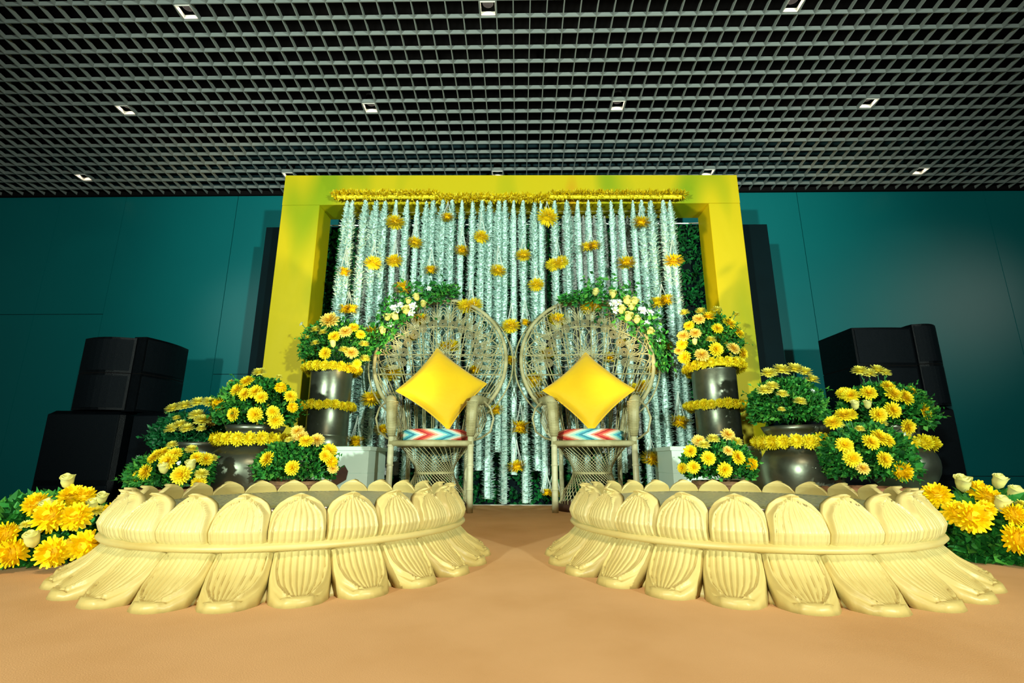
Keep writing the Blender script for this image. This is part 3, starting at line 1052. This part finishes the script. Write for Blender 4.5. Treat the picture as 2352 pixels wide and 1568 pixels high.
def ellipsoid(n, c, rad, rnd, zmin=-.35, inner=.45):
    out = []
    while len(out) < n:
        d = Vector((rnd.gauss(0, 1), rnd.gauss(0, 1), rnd.gauss(0, 1))).normalized()
        if d.z < zmin:
            continue
        k = rnd.uniform(inner, 1.0) ** .6
        out.append((Vector(c) + Vector((d.x * rad[0], d.y * rad[1], d.z * rad[2])) * k, d))
    return out


def bouquet(name, label, Y, box, flowers, group, seed, leaf='leaf', size=.036, n=1700, frond=0, zmin=-.45, base=None, cat='bouquet', sc=1.0):
    """foliage mound seen in the given pixel box, blossoms at their measured pixels on its near side"""
    r = random.Random(seed)
    x0, x1, y0, y1 = box
    a_, b_ = at(x0, (y0 + y1) / 2, Y), at(x1, (y0 + y1) / 2, Y)
    zt, zb = at((x0 + x1) / 2, y0, Y).z, at((x0 + x1) / 2, y1, Y).z
    rx = (b_.x - a_.x) / 2
    cz_ = zb + (zt - zb) * .38; rz = zt - cz_
    c = Vector(((a_.x + b_.x) / 2, Y, cz_))
    ry = rx * .85
    zf = min(zb, base if base is not None else zb)
    t = thing(name, label, cat, (c.x, c.y, zf), 0, group)
    org = Vector((c.x, c.y, zf))
    cl = c - org
    size = size * .8
    n = int(n * 1.5)
    mb = leaf_cloud(ellipsoid(n, cl, (rx * .9, ry * .88, rz * .9), r, zmin), size, r)
    # sprigs that break the outline
    for k in range(26 + frond):
        d = Vector((r.gauss(0, 1), r.gauss(0, .7), abs(r.gauss(0, .7)) - .25)).normalized()
        p0 = cl + Vector((d.x * rx, d.y * ry, d.z * rz)) * .7
        p1 = cl + Vector((d.x * rx, d.y * ry, d.z * rz)) * r.uniform(.98, 1.15)
        leaf_cloud([(p0.lerp(p1, f / 6), d + Vector((r.gauss(0, .6), 0, r.gauss(0, .6)))) for f in range(7)], size * .8, r, mb, .3)
    stuff(obj('foliage', mb, M[leaf], t))
    sm = MB()
    for fl_ in flowers:
        px, py, dia, kind = fl_[:4]
        p = at(px, py, Y)
        ux, uz = (p.x - c.x) / rx, (p.z - c.z) / rz
        k = max(0.0, 1 - ux * ux - uz * uz)
        yy = Y - ry * (.22 + .90 * math.sqrt(k))
        p = at(px, py, yy)
        wd = dia / FPX * yy * 1.10 * sc
        d = Vector((ux * .8, -.75 - .5 * k, uz * .75 + .12))
        if kind in ('lemon', 'peach') or (len(fl_) > 4 and fl_[4] == 'up'):
            d = Vector((ux * .35, -.5, 1.0)) if kind != 'peach' else Vector((ux * .5, -.9, .55))
        if kind == 'rose':
            d = Vector((ux * .4, -.45, 1.0))
        flower(kind, p - org, d, wd, t, r)
        q = p - org
        sm.tube([q - d.normalized() * wd * .12, q.lerp(cl + Vector((0, 0, -rz * .4)), .35) + Vector((0, 0, -.01)), q.lerp(cl + Vector((0, 0, -rz * .6)), .8)], .003, 4, caps=False)
    obj('stems', sm, M['stem'], t)
    return t


def garland(label, cx, cy, z, rad, dia, group, seed, n=None, kind='garl', sag=.0):
    r = random.Random(seed)
    t = thing('marigold_garland', label, 'garland', (cx, cy, z), 0, group)
    n = n or int(2 * PI * rad / (dia * .72))
    core = MB().tube([(rad * math.cos(2 * PI * k / 32), rad * math.sin(2 * PI * k / 32), 0) for k in range(32)], dia * .2, 6, closed=True)
    obj('cord', core, M['garl'], t, True)
    for k in range(n):
        a_ = 2 * PI * k / n
        p = Vector((rad * math.cos(a_), rad * math.sin(a_), r.uniform(-.006, .006) + sag * math.sin(a_)))
        d = Vector((math.cos(a_), math.sin(a_), r.uniform(-.1, .5)))
        flower(kind, p, d, dia * r.uniform(.9, 1.1), t, r)
    return t


# ------------------------------------------------------------------ pedestals, brass pots
def pedestal(label, x0, x1, y0, y1, h):
    t = thing('pedestal', label, 'pedestal', ((x0 + x1) / 2, (y0 + y1) / 2, 0), 0, 'white pedestals')
    hx, hy = (x1 - x0) / 2, (y1 - y0) / 2
    obj('body', MB().box(-hx, hx, -hy, hy, 0, h * .58).box(-hx + .004, hx - .004, -hy + .004, hy - .004, h * .58, h * .585).box(-hx, hx, -hy, hy, h * .585, h - .03), M['white'], t)
    obj('top_board', MB().bbox(-hx - .012, hx + .012, -hy - .012, hy + .012, h - .03, h, .004), M['white'], t)
    return t


pedestal('white boxed pedestal under the brass drum left of the chairs', -1.745, -1.115, 3.74, 4.22, .465)
pedestal('white boxed pedestal under the brass drum right of the chairs', 1.13, 1.79, 3.74, 4.22, .465)


def drum(label, cx, cy, z0, z1, r):
    t = thing('brass_drum', label, 'vase', (cx, cy, z0), 0, 'tall brass drums')
    h = z1 - z0
    obj('body', MB().lathe([(r * .97, 0), (r, .012), (r * .985, .03), (r * .985, .075), (r * 1.012, .08), (r * 1.012, .09), (r * .985, .096), (r * .98, h * .55), (r * 1.0, h * .56), (r * .985, h * .58), (r * .99, h - .02), (r * 1.03, h - .01), (r * 1.03, h), (r * .96, h), (r * .96, h - .12), (.01, h - .12)], 48), M['brass'], t, True)
    return t


drum('tall dull brass drum on the white pedestal left of the chairs', -1.535, 3.98, .467, 1.075, .165)
drum('tall dull brass drum on the white pedestal right of the chairs', 1.590, 3.98, .467, 1.075, .172)


def urn(name, label, cx, cy, z0, rb, zb, rn, zn, group=None):
    """squat brass water pot: round belly rb at height zb, neck rn, lip at zn"""
    t = thing(name, label, 'pot', (cx, cy, z0), 0, group)
    zb -= z0; zn -= z0
    pr = [(rb * .45, 0), (rb * .55, .012)]
    for k in range(1, 12):
        a_ = -PI / 2 + (PI * .93) * k / 12
        pr.append((max(rn, rb * math.cos(a_) ** .8), zb + (zb - .012 if a_ < 0 else (zn - zb) * .62) * math.sin(a_)))
    pr += [(rn, zb + (zn - zb) * .66), (rn * .97, zn - .05), (rn * 1.05, zn - .03), (rn * 1.12, zn), (rn * 1.02, zn), (rn * .9, zn - .06), (.01, zn - .08)]
    obj('body', MB().lathe(pr, 48), M['brass'], t, True)
    return t


u1 = at(578, 1060, 3.32); urn('brass_pot', 'large dented brass pot behind the left lotus plinth', u1.x, 3.32, 0, .275, .315, .165, .585, 'brass water pots')
u2 = at(1838, 1065, 3.32); urn('brass_pot', 'large polished brass pot behind the right lotus plinth', u2.x, 3.32, 0, .24, .31, .185, .58, 'brass water pots')
u3 = at(2072, 1070, 3.42); urn('brass_pot', 'brass pot standing on the low white board at the right end of the stage', u3.x, 3.42, .145, .205, .34, .13, .60, 'brass water pots')
t4 = at(466, 1030, 3.66); p4 = urn('brass_pot', 'small brass pot with a ring handle between the left speakers and the dented pot', t4.x, 3.68, 0, .22, .26, .19, .49, 'brass water pots')
obj('ring_handle', MB().tube([(.04 * math.cos(k * PI / 8), 0, .04 * math.sin(k * PI / 8)) for k in range(16)], .006, 6, closed=True), M['brass'], p4, True, loc=(-.03, -.235, .405))
o = thing('low_pedestal', 'low white board under the rightmost brass pot', 'pedestal', (u3.x + .06, 3.42, 0))
obj('body', MB().box(-.34, .34, -.25, .28, 0, .125), M['white'], o); obj('top_board', MB().bbox(-.35, .35, -.26, .29, .125, .145, .004), M['white'], o)

# garlands round the pots
GG = 'marigold rings round the brass pots'
garland('yellow marigold ring round the top of the left brass drum', -1.535, 3.98, 1.09, .205, .082, GG, 1)
garland('yellow marigold ring round the middle of the left brass drum', -1.555, 3.98, .785, .200, .080, GG, 2)
garland('yellow marigold ring round the top of the right brass drum', 1.595, 3.98, 1.092, .215, .082, GG, 3, sag=-.02)
garland('yellow marigold ring round the middle of the right brass drum', 1.590, 3.98, .785, .222, .080, GG, 4)
garland('yellow marigold ring on the shoulder of the dented left pot', u1.x, 3.32, .495, .225, .092, GG, 5)
garland('yellow marigold ring on the shoulder of the polished right pot', u2.x, 3.32, .475, .235, .096, GG, 6)
garland('yellow marigold ring on the neck of the rightmost pot', u3.x + .02, 3.42, .475, .165, .105, GG, 7)


def basket(label, cx, cy, r, h, group):
    t = thing('basket', label, 'basket', (cx, cy, 0), 0, group)
    obj('body', MB().lathe([(r * .74, 0), (r * .8, .01), (r * .95, h * .6), (r, h), (r * .93, h), (r * .9, h - .04), (.01, h - .05)], 32), M['basket'], t, True)
    w = MB()
    for k in range(int(h / .018)):
        z = .012 + k * .018
        rr = r * (.80 + .2 * z / h) + .004
        w.tube([(rr * math.cos(q * PI / 14) * (1 + .012 * (-1) ** (q + k)), rr * math.sin(q * PI / 14) * (1 + .012 * (-1) ** (q + k)), z) for q in range(28)], .006, 4, closed=True)
    obj('weave', w, M['basket'], t)
    return t


BK = 'brown baskets of flowers'
b5 = at(690, 1105, 3.06); basket('brown woven basket in front of the left white pedestal', b5.x, 3.06, .17, .245, BK)
b7 = at(1655, 1105, 3.06); basket('brown woven basket in front of the right white pedestal', b7.x, 3.06, .165, .245, BK)
b4 = at(405, 1120, 2.98)
t = thing('planter', 'terracotta pot under the low flowers at the left end of the stage', 'pot', (b4.x, 2.98, 0), 0, 'terracotta pots')
TP = MB().lathe([(.12, 0), (.125, .01), (.165, .17), (.18, .17), (.18, .205), (.155, .205), (.15, .17), (.01, .16)], 32)
tpm = TP.mesh('body', True); tpm.materials.append(M['terracotta'])
put('body', tpm, None, t)
b10 = at(1985, 1118, 2.98)
t = thing('planter', 'terracotta pot under the low flowers at the right end of the stage', 'pot', (b10.x, 2.98, 0), 0, 'terracotta pots')
put('body', tpm, None, t, scale=(1.2, 1.1, 1.05))

# ------------------------------------------------------------------ bouquets
BG = 'yellow flower bouquets'
bouquet('bouquet', 'round bouquet of yellow chrysanthemums on top of the left brass drum', 3.98, (683, 862, 728, 846),
        [(757, 736, 44, 'peach', 'up'), (725, 757, 26, 'lemon'), (742, 763, 22, 'lemon'), (767, 773, 27, 'chrys'), (793, 762, 30, 'peach'), (724, 788, 22, 'lemon'), (747, 811, 28, 'chrys'), (790, 803, 24, 'lemon'), (807, 810, 30, 'peach'),
         (693, 744, 14, 'star'), (836, 790, 24, 'lemon'), (828, 768, 22, 'chrys'), (838, 824, 26, 'lemon'), (765, 790, 16, 'rose'), (812, 752, 24, 'chrys'), (707, 775, 16, 'lemon'), (820, 835, 20, 'chrys')], BG, 31, n=1900, base=1.0)
bouquet('bouquet', 'domed bouquet of yellow chrysanthemums in the dented left brass pot', 3.32, (494, 690, 862, 990),
        [(567, 876, 32, 'chrys'), (545, 895, 32, 'chrys'), (563, 905, 30, 'chrys'), (587, 899, 32, 'chrys'), (601, 912, 28, 'chrys'), (536, 951, 30, 'chrys'), (586, 952, 34, 'chrys'), (627, 946, 28, 'chrys'), (634, 966, 34, 'chrys'), (668, 910, 28, 'chrys'), (645, 890, 24, 'mari'), (672, 935, 22, 'mari'),
         (503, 928, 28, 'mari'), (595, 855, 30, 'lemon'), (530, 880, 20, 'chrys'), (640, 866, 16, 'lemon')], BG, 32, n=2200, frond=6, base=.5, size=.042)
bouquet('bouquet', 'grassy bouquet with flat-topped yellow daisies beside the left speakers', 3.68, (352, 506, 948, 1040),
        [(398, 938, 34, 'lemon', 'up'), (425, 932, 36, 'lemon', 'up'), (455, 924, 32, 'lemon', 'up'), (482, 924, 34, 'lemon', 'up'), (452, 953, 34, 'lemon', 'up'), (465, 966, 36, 'lemon', 'up'), (487, 966, 26, 'peach', 'up'), (397, 984, 34, 'lemon', 'up'), (414, 976, 32, 'lemon', 'up'), (430, 984, 30, 'lemon', 'up'), (462, 984, 20, 'lemon', 'up'), (405, 960, 18, 'lemon', 'up')], BG, 33, leaf='darkleaf', n=1600, size=.05, frond=24, base=.35)
bouquet('bouquet', 'low bouquet of yellow chrysanthemums and roses at the left end of the stage', 2.98, (300, 492, 1030, 1128),
        [(362, 1045, 30, 'chrys'), (375, 1040, 28, 'chrys'), (400, 1044, 34, 'chrys'), (385, 1060, 38, 'chrys'), (376, 1076, 24, 'rose'), (335, 1083, 34, 'chrys'), (316, 1092, 24, 'chrys'), (416, 1090, 40, 'chrys'), (438, 1070, 24, 'rose'), (440, 1032, 26, 'lemon'), (452, 1050, 26, 'chrys'), (472, 1054, 30, 'chrys'), (487, 1052, 22, 'lemon'), (463, 1088, 28, 'lemon'), (457, 1108, 30, 'chrys'), (352, 1052, 26, 'chrys'), (316, 1050, 12, 'star'), (411, 1063, 10, 'star'), (395, 1022, 24, 'lemon')], BG, 34, n=1700, base=.19, size=.04)
bouquet('bouquet', 'bushy bouquet with few yellow chrysanthemums in the basket before the left pedestal', 3.06, (585, 778, 1006, 1112),
        [(614, 1054, 34, 'chrys'), (671, 1074, 32, 'chrys'), (683, 990, 28, 'peach', 'up'), (690, 1004, 32, 'peach', 'up'), (703, 1013, 30, 'chrys'), (728, 1010, 30, 'peach'), (757, 1034, 32, 'chrys'), (748, 1047, 26, 'chrys'), (762, 1060, 24, 'mari'), (765, 1076, 22, 'peach'), (664, 1010, 18, 'lemon')], BG, 35, n=2600, base=.2, size=.034)
bouquet('bouquet', 'round bouquet of yellow and peach chrysanthemums on top of the right brass drum', 3.98, (1562, 1710, 716, 836),
        [(1572, 718, 24, 'lemon'), (1610, 715, 26, 'lemon'), (1647, 712, 26, 'lemon'), (1627, 727, 34, 'chrys', 'up'), (1605, 733, 28, 'peach'), (1582, 748, 24, 'chrys'), (1648, 754, 26, 'chrys'), (1597, 765, 26, 'peach'), (1570, 771, 28, 'peach'), (1567, 790, 26, 'chrys'), (1675, 742, 32, 'chrys'), (1697, 764, 28, 'chrys'), (1633, 780, 24, 'lemon'), (1645, 802, 32, 'chrys'), (1684, 800, 30, 'peach'), (1612, 815, 32, 'peach'), (1572, 820, 30, 'chrys'), (1706, 812, 28, 'chrys'), (1596, 785, 14, 'rose'), (1690, 722, 20, 'lemon'), (1560, 805, 22, 'peach')], BG, 36, n=1900, base=1.0)
bouquet('bouquet', 'bushy bouquet of yellow chrysanthemums in the basket before the right pedestal', 3.06, (1562, 1738, 1004, 1110),
        [(1605, 1012, 28, 'peach'), (1638, 1008, 28, 'lemon'), (1672, 998, 30, 'peach', 'up'), (1692, 1014, 26, 'lemon'), (1585, 1036, 28, 'chrys'), (1617, 1022, 26, 'lemon'), (1627, 1052, 30, 'chrys'), (1592, 1073, 28, 'chrys'), (1665, 1079, 32, 'chrys'), (1695, 1050, 32, 'chrys'), (1725, 1065, 26, 'mari'), (1567, 1075, 22, 'chrys'), (1672, 1035, 22, 'peach')], BG, 37, n=2400, base=.2, size=.036)
bouquet('bouquet', 'feathery green bouquet with flat-topped yellow daisies in the polished right brass pot', 3.32, (1716, 1898, 862, 985),
        [(1765, 858, 36, 'lemon', 'up'), (1795, 850, 40, 'lemon', 'up'), (1825, 848, 40, 'lemon', 'up'), (1848, 855, 36, 'lemon', 'up'), (1865, 872, 32, 'lemon', 'up'), (1757, 896, 34, 'lemon', 'up'), (1773, 887, 30, 'lemon', 'up'), (1797, 905, 26, 'lemon'), (1838, 922, 28, 'lemon'), (1795, 940, 16, 'lemon'), (1866, 898, 14, 'star')], BG, 38, n=2600, frond=16, base=.5, size=.038)
bouquet('bouquet', 'tall open bouquet of yellow chrysanthemums in the rightmost brass pot', 3.42, (1922, 2138, 872, 1002),
        [(1975, 852, 34, 'lemon', 'up'), (1995, 858, 32, 'lemon', 'up'), (2015, 850, 34, 'lemon', 'up'), (2032, 856, 28, 'lemon', 'up'), (1938, 903, 30, 'chrys'), (1953, 908, 34, 'chrys'), (1994, 902, 34, 'chrys'), (2040, 888, 30, 'chrys'), (2052, 905, 36, 'chrys'), (2078, 912, 38, 'chrys'), (2092, 897, 24, 'chrys'), (1964, 931, 20, 'rose'), (1993, 930, 18, 'rose'), (2018, 952, 34, 'chrys'), (2050, 941, 36, 'chrys'), (2026, 972, 22, 'lemon'), (2085, 980, 34, 'chrys'), (2123, 944, 36, 'chrys'), (2137, 930, 20, 'chrys')], BG, 39, n=2100, frond=10, base=.52, size=.04)
bouquet('bouquet', 'low spread yellow chrysanthemum bouquet in terracotta at the right end of the stage', 2.98, (1886, 2096, 968, 1116),
        [(1938, 954, 36, 'chrys'), (1950, 952, 34, 'chrys'), (1913, 970, 34, 'chrys'), (1925, 975, 24, 'lemon'), (2000, 1015, 34, 'chrys'), (2020, 1004, 36, 'chrys'), (2036, 1010, 34, 'chrys'), (1940, 1022, 34, 'chrys'), (1957, 1052, 36, 'chrys'), (2031, 1055, 34, 'chrys'), (1981, 1075, 28, 'peach'), (2070, 1082, 42, 'mari'), (1975, 985, 20, 'lemon')], BG, 40, n=2400, frond=14, base=.2, size=.044)

# flower beds on the carpet beside the plinths
bouquet('flower_bed', 'floor bed of big marigolds and yellow roses left of the left plinth', 1.98, (-75, 250, 1135, 1312),
        [(155, 1107, 30, 'rose'), (168, 1142, 52, 'mari'), (195, 1140, 40, 'mari'), (85, 1158, 48, 'mari'), (108, 1165, 30, 'rose'), (117, 1186, 62, 'mari'), (175, 1187, 56, 'mari'), (234, 1145, 24, 'rose'), (212, 1160, 26, 'rose'), (258, 1172, 32, 'mari'), (222, 1173, 30, 'lemon'), (14, 1228, 50, 'mari'), (74, 1240, 34, 'rose'), (30, 1268, 58, 'mari'), (122, 1268, 60, 'mari'), (193, 1252, 58, 'mari'), (-40, 1200, 50, 'mari'), (60, 1205, 24, 'lemon')],
        'floor flower beds', 41, n=3000, size=.055, frond=16, base=0.0, cat='flower bed', zmin=-.6)
bouquet('flower_bed', 'floor bed of big marigolds and yellow roses right of the right plinth', 2.06, (2132, 2440, 1130, 1298),
        [(2152, 1138, 50, 'mari'), (2212, 1112, 34, 'rose'), (2245, 1128, 44, 'mari'), (2270, 1142, 44, 'mari'), (2294, 1107, 30, 'rose'), (2330, 1136, 34, 'rose'), (2300, 1158, 32, 'rose'), (2330, 1182, 44, 'mari'), (2198, 1180, 50, 'mari'), (2232, 1188, 62, 'mari'), (2262, 1170, 36, 'mari'), (2338, 1238, 58, 'mari'), (2380, 1200, 50, 'mari'), (2400, 1150, 40, 'mari'), (2350, 1160, 28, 'lemon')],
        'floor flower beds', 42, n=3000, size=.055, frond=20, base=0.0, cat='flower bed', zmin=-.6)


# sprays of greenery and small flowers on the chair shoulders
def spray(label, path, flowers, seed):
    r = random.Random(seed)
    Y = 4.06
    P = [at(x, y, Y) for x, y, w in path]
    org = P[len(P) // 2]
    t = thing('flower_spray', label, 'flower spray', org, 0, 'flower sprays on the chair backs')
    mb = MB()
    for (a_, b_), (q0, q1) in zip(zip(P[:-1], P[1:]), zip(path[:-1], path[1:])):
        for k in range(130):
            f = r.random(); w = (q0[2] + (q1[2] - q0[2]) * f) / FPX * Y
            c = a_.lerp(b_, f) + Vector((r.gauss(0, .46) * w, r.uniform(-.07, .05), r.gauss(0, .46) * w)) - org
            leaf_cloud([(c, (b_ - a_).normalized() * r.choice((-1, 1)) + Vector((0, -.3, .4)))], .05, r, mb, .28)
    stuff(obj('foliage', mb, M['leaf'], t))
    obj('stems', MB().tube([p - org for p in P], .007, 5), M['stem'], t)
    for px, py, dia, kind in flowers:
        p = at(px, py, Y - .06) - org
        flower(kind, p, (r.uniform(-.3, .3), -1, r.uniform(.35, .8) if kind == 'rose' else r.uniform(0, .7)), dia / FPX * Y * 1.1, t, r)
    return t


spray('spray of fern, white stars and yellow roses on the left chair, drooping left', [(1052, 668, 10), (1010, 672, 22), (965, 680, 38), (925, 700, 50), (900, 728, 44), (882, 762, 34), (868, 800, 22)],
      [(957, 683, 18, 'rose'), (938, 692, 16, 'rose'), (912, 712, 22, 'star'), (903, 706, 18, 'star'), (933, 714, 22, 'rose'), (948, 702, 22, 'star'), (944, 718, 20, 'star'), (908, 728, 20, 'rose'), (890, 730, 18, 'rose'), (972, 699, 16, 'rose'), (896, 745, 16, 'star'), (879, 760, 18, 'rose'), (920, 700, 18, 'star'), (985, 662, 14, 'star')], 51)
spray('spray of leaves, white stars and yellow roses on the right chair, drooping right', [(1288, 690, 10), (1335, 684, 20), (1378, 668, 40), (1420, 690, 52), (1460, 720, 46), (1492, 760, 38), (1515, 800, 26), (1525, 845, 16)],
      [(1367, 672, 18, 'rose'), (1407, 677, 20, 'rose'), (1440, 692, 22, 'rose'), (1457, 694, 20, 'rose'), (1410, 697, 24, 'star'), (1421, 694, 20, 'star'), (1413, 712, 22, 'star'), (1428, 712, 20, 'rose'), (1450, 706, 18, 'rose'), (1476, 713, 22, 'star'), (1493, 718, 20, 'star'), (1443, 728, 22, 'rose'), (1463, 735, 18, 'rose'), (1493, 762, 18, 'rose'), (1486, 743, 16, 'star'), (1512, 780, 14, 'star')], 52)

# small bits
rq = random.Random(77)
for px, py, Y, w in ((556, 1108, 3.0, 'dropped on the carpet behind the left plinth'), (1810, 1111, 3.0, 'dropped on the carpet behind the right plinth')):
    p = at(px, py, Y)
    t = thing('loose_blossom', 'loose yellow blossom %s' % w, 'flower', (p.x, Y, 0), 0, None)
    flower('chrys', (0, 0, .03), (0.1, -.3, 1), .1, t, rq)
p = at(770, 1092, 3.70)
o = obj('notched_dark_shape', MB().prism([(-.085, -.12), (-.05, -.155), (.0, -.075), (.075, -.03), (.085, .03), (.055, .075), (-.02, .02), (-.025, -.045)], 0, .012), M['darkwood'], None, loc=(p.x, 3.722, p.z), rot=(R(88), 0, 0))  # flat dark notched shape set against the pedestal front
tag(o, 'small dark notched shape against the left white pedestal', 'board')


# ------------------------------------------------------------------ loudspeakers
def rounded_front(w, d, bulge, taper, n=8):
    """plan outline: tapered back, bowed front at -Y"""
    pts = []
    for k in range(n + 1):
        f = k / n
        x = -w / 2 + w * f
        pts.append((x, -bulge * math.sin(PI * f)))
    pts += [(w / 2, .06), (w * taper, d), (-w * taper, d), (-w / 2, .06)]
    return pts


def top_box(label, loc, rz, w, d, h, group='black loudspeaker tops', taper=.32, bulge=.05):
    t = thing('loudspeaker', label, 'speaker', loc, rz, group)
    pl = rounded_front(w, d, bulge, taper)
    for k in range(2):
        z0 = h * k / 2 + (.004 if k else 0); z1 = h * (k + 1) / 2 - (.004 if not k else 0)
        obj('cabinet', MB().prism(pl, z0, z1), M['black'], t)
        gp = [(x * .93, y - .008) for x, y in pl[:9]] + [(w * .465, .02), (-w * .465, .02)]
        obj('grille', MB().prism(gp, z0 + .02, z1 - .02), M['grille'], t)
    obj('seam', MB().prism([(x * .985, y * .985) for x, y in pl], h / 2 - .006, h / 2 + .006), M['plenum'], t)
    return t


def sub(label, loc, rz, w, d, h, split=.5):
    t = thing('subwoofer', label, 'speaker', loc, rz, 'black subwoofers')
    b_ = .035
    obj('cabinet', MB().bbox(-w / 2, w / 2, 0, d, 0, h, b_), M['black'], t)
    obj('grille', MB().bbox(-w / 2 + .03, w / 2 - .03, -.012, .01, .03, h * split - .02, .008), M['grille'], t)
    obj('grille', MB().bbox(-w / 2 + .03, w / 2 - .03, -.012, .01, h * split + .02, h - .03, .008), M['grille'], t)
    return t


G0 = -.45
sub('wide black subwoofer under the left loudspeakers, nearer the room edge', (-3.90, 4.40, G0), R(6), .66, .62, 1.25)
sub('black subwoofer between the left stack and the yellow frame', (-3.21, 4.44, G0), R(-4), .62, .60, 1.24)
top_box('black loudspeaker top on the left stack, bowed front facing the camera', (-3.79, 4.40, G0 + 1.252), R(-2), .50, .28, .665, bulge=.07)
top_box('black loudspeaker top on the left stack, turned sideways right of the other', (-3.44, 4.67, G0 + 1.242), R(86), .54, .12, .69, taper=.5, bulge=.04)
sub('black subwoofer with rounded corners under the right loudspeakers', (3.60, 4.50, G0), R(-2), .66, .62, 1.29, .52)
sub('black subwoofer of the right stack hidden low behind the flowers', (2.88, 4.58, G0), R(2), .66, .58, 1.22)
top_box('wide black loudspeaker top on the right stack, flat face towards the camera', (3.355, 4.44, G0 + 1.292), R(0), .54, .52, .715, taper=.5, bulge=.012)
top_box('narrow black loudspeaker top on the right stack, bowed and rightmost', (3.80, 4.50, G0 + 1.292), R(12), .27, .36, .755, taper=.3, bulge=.05)
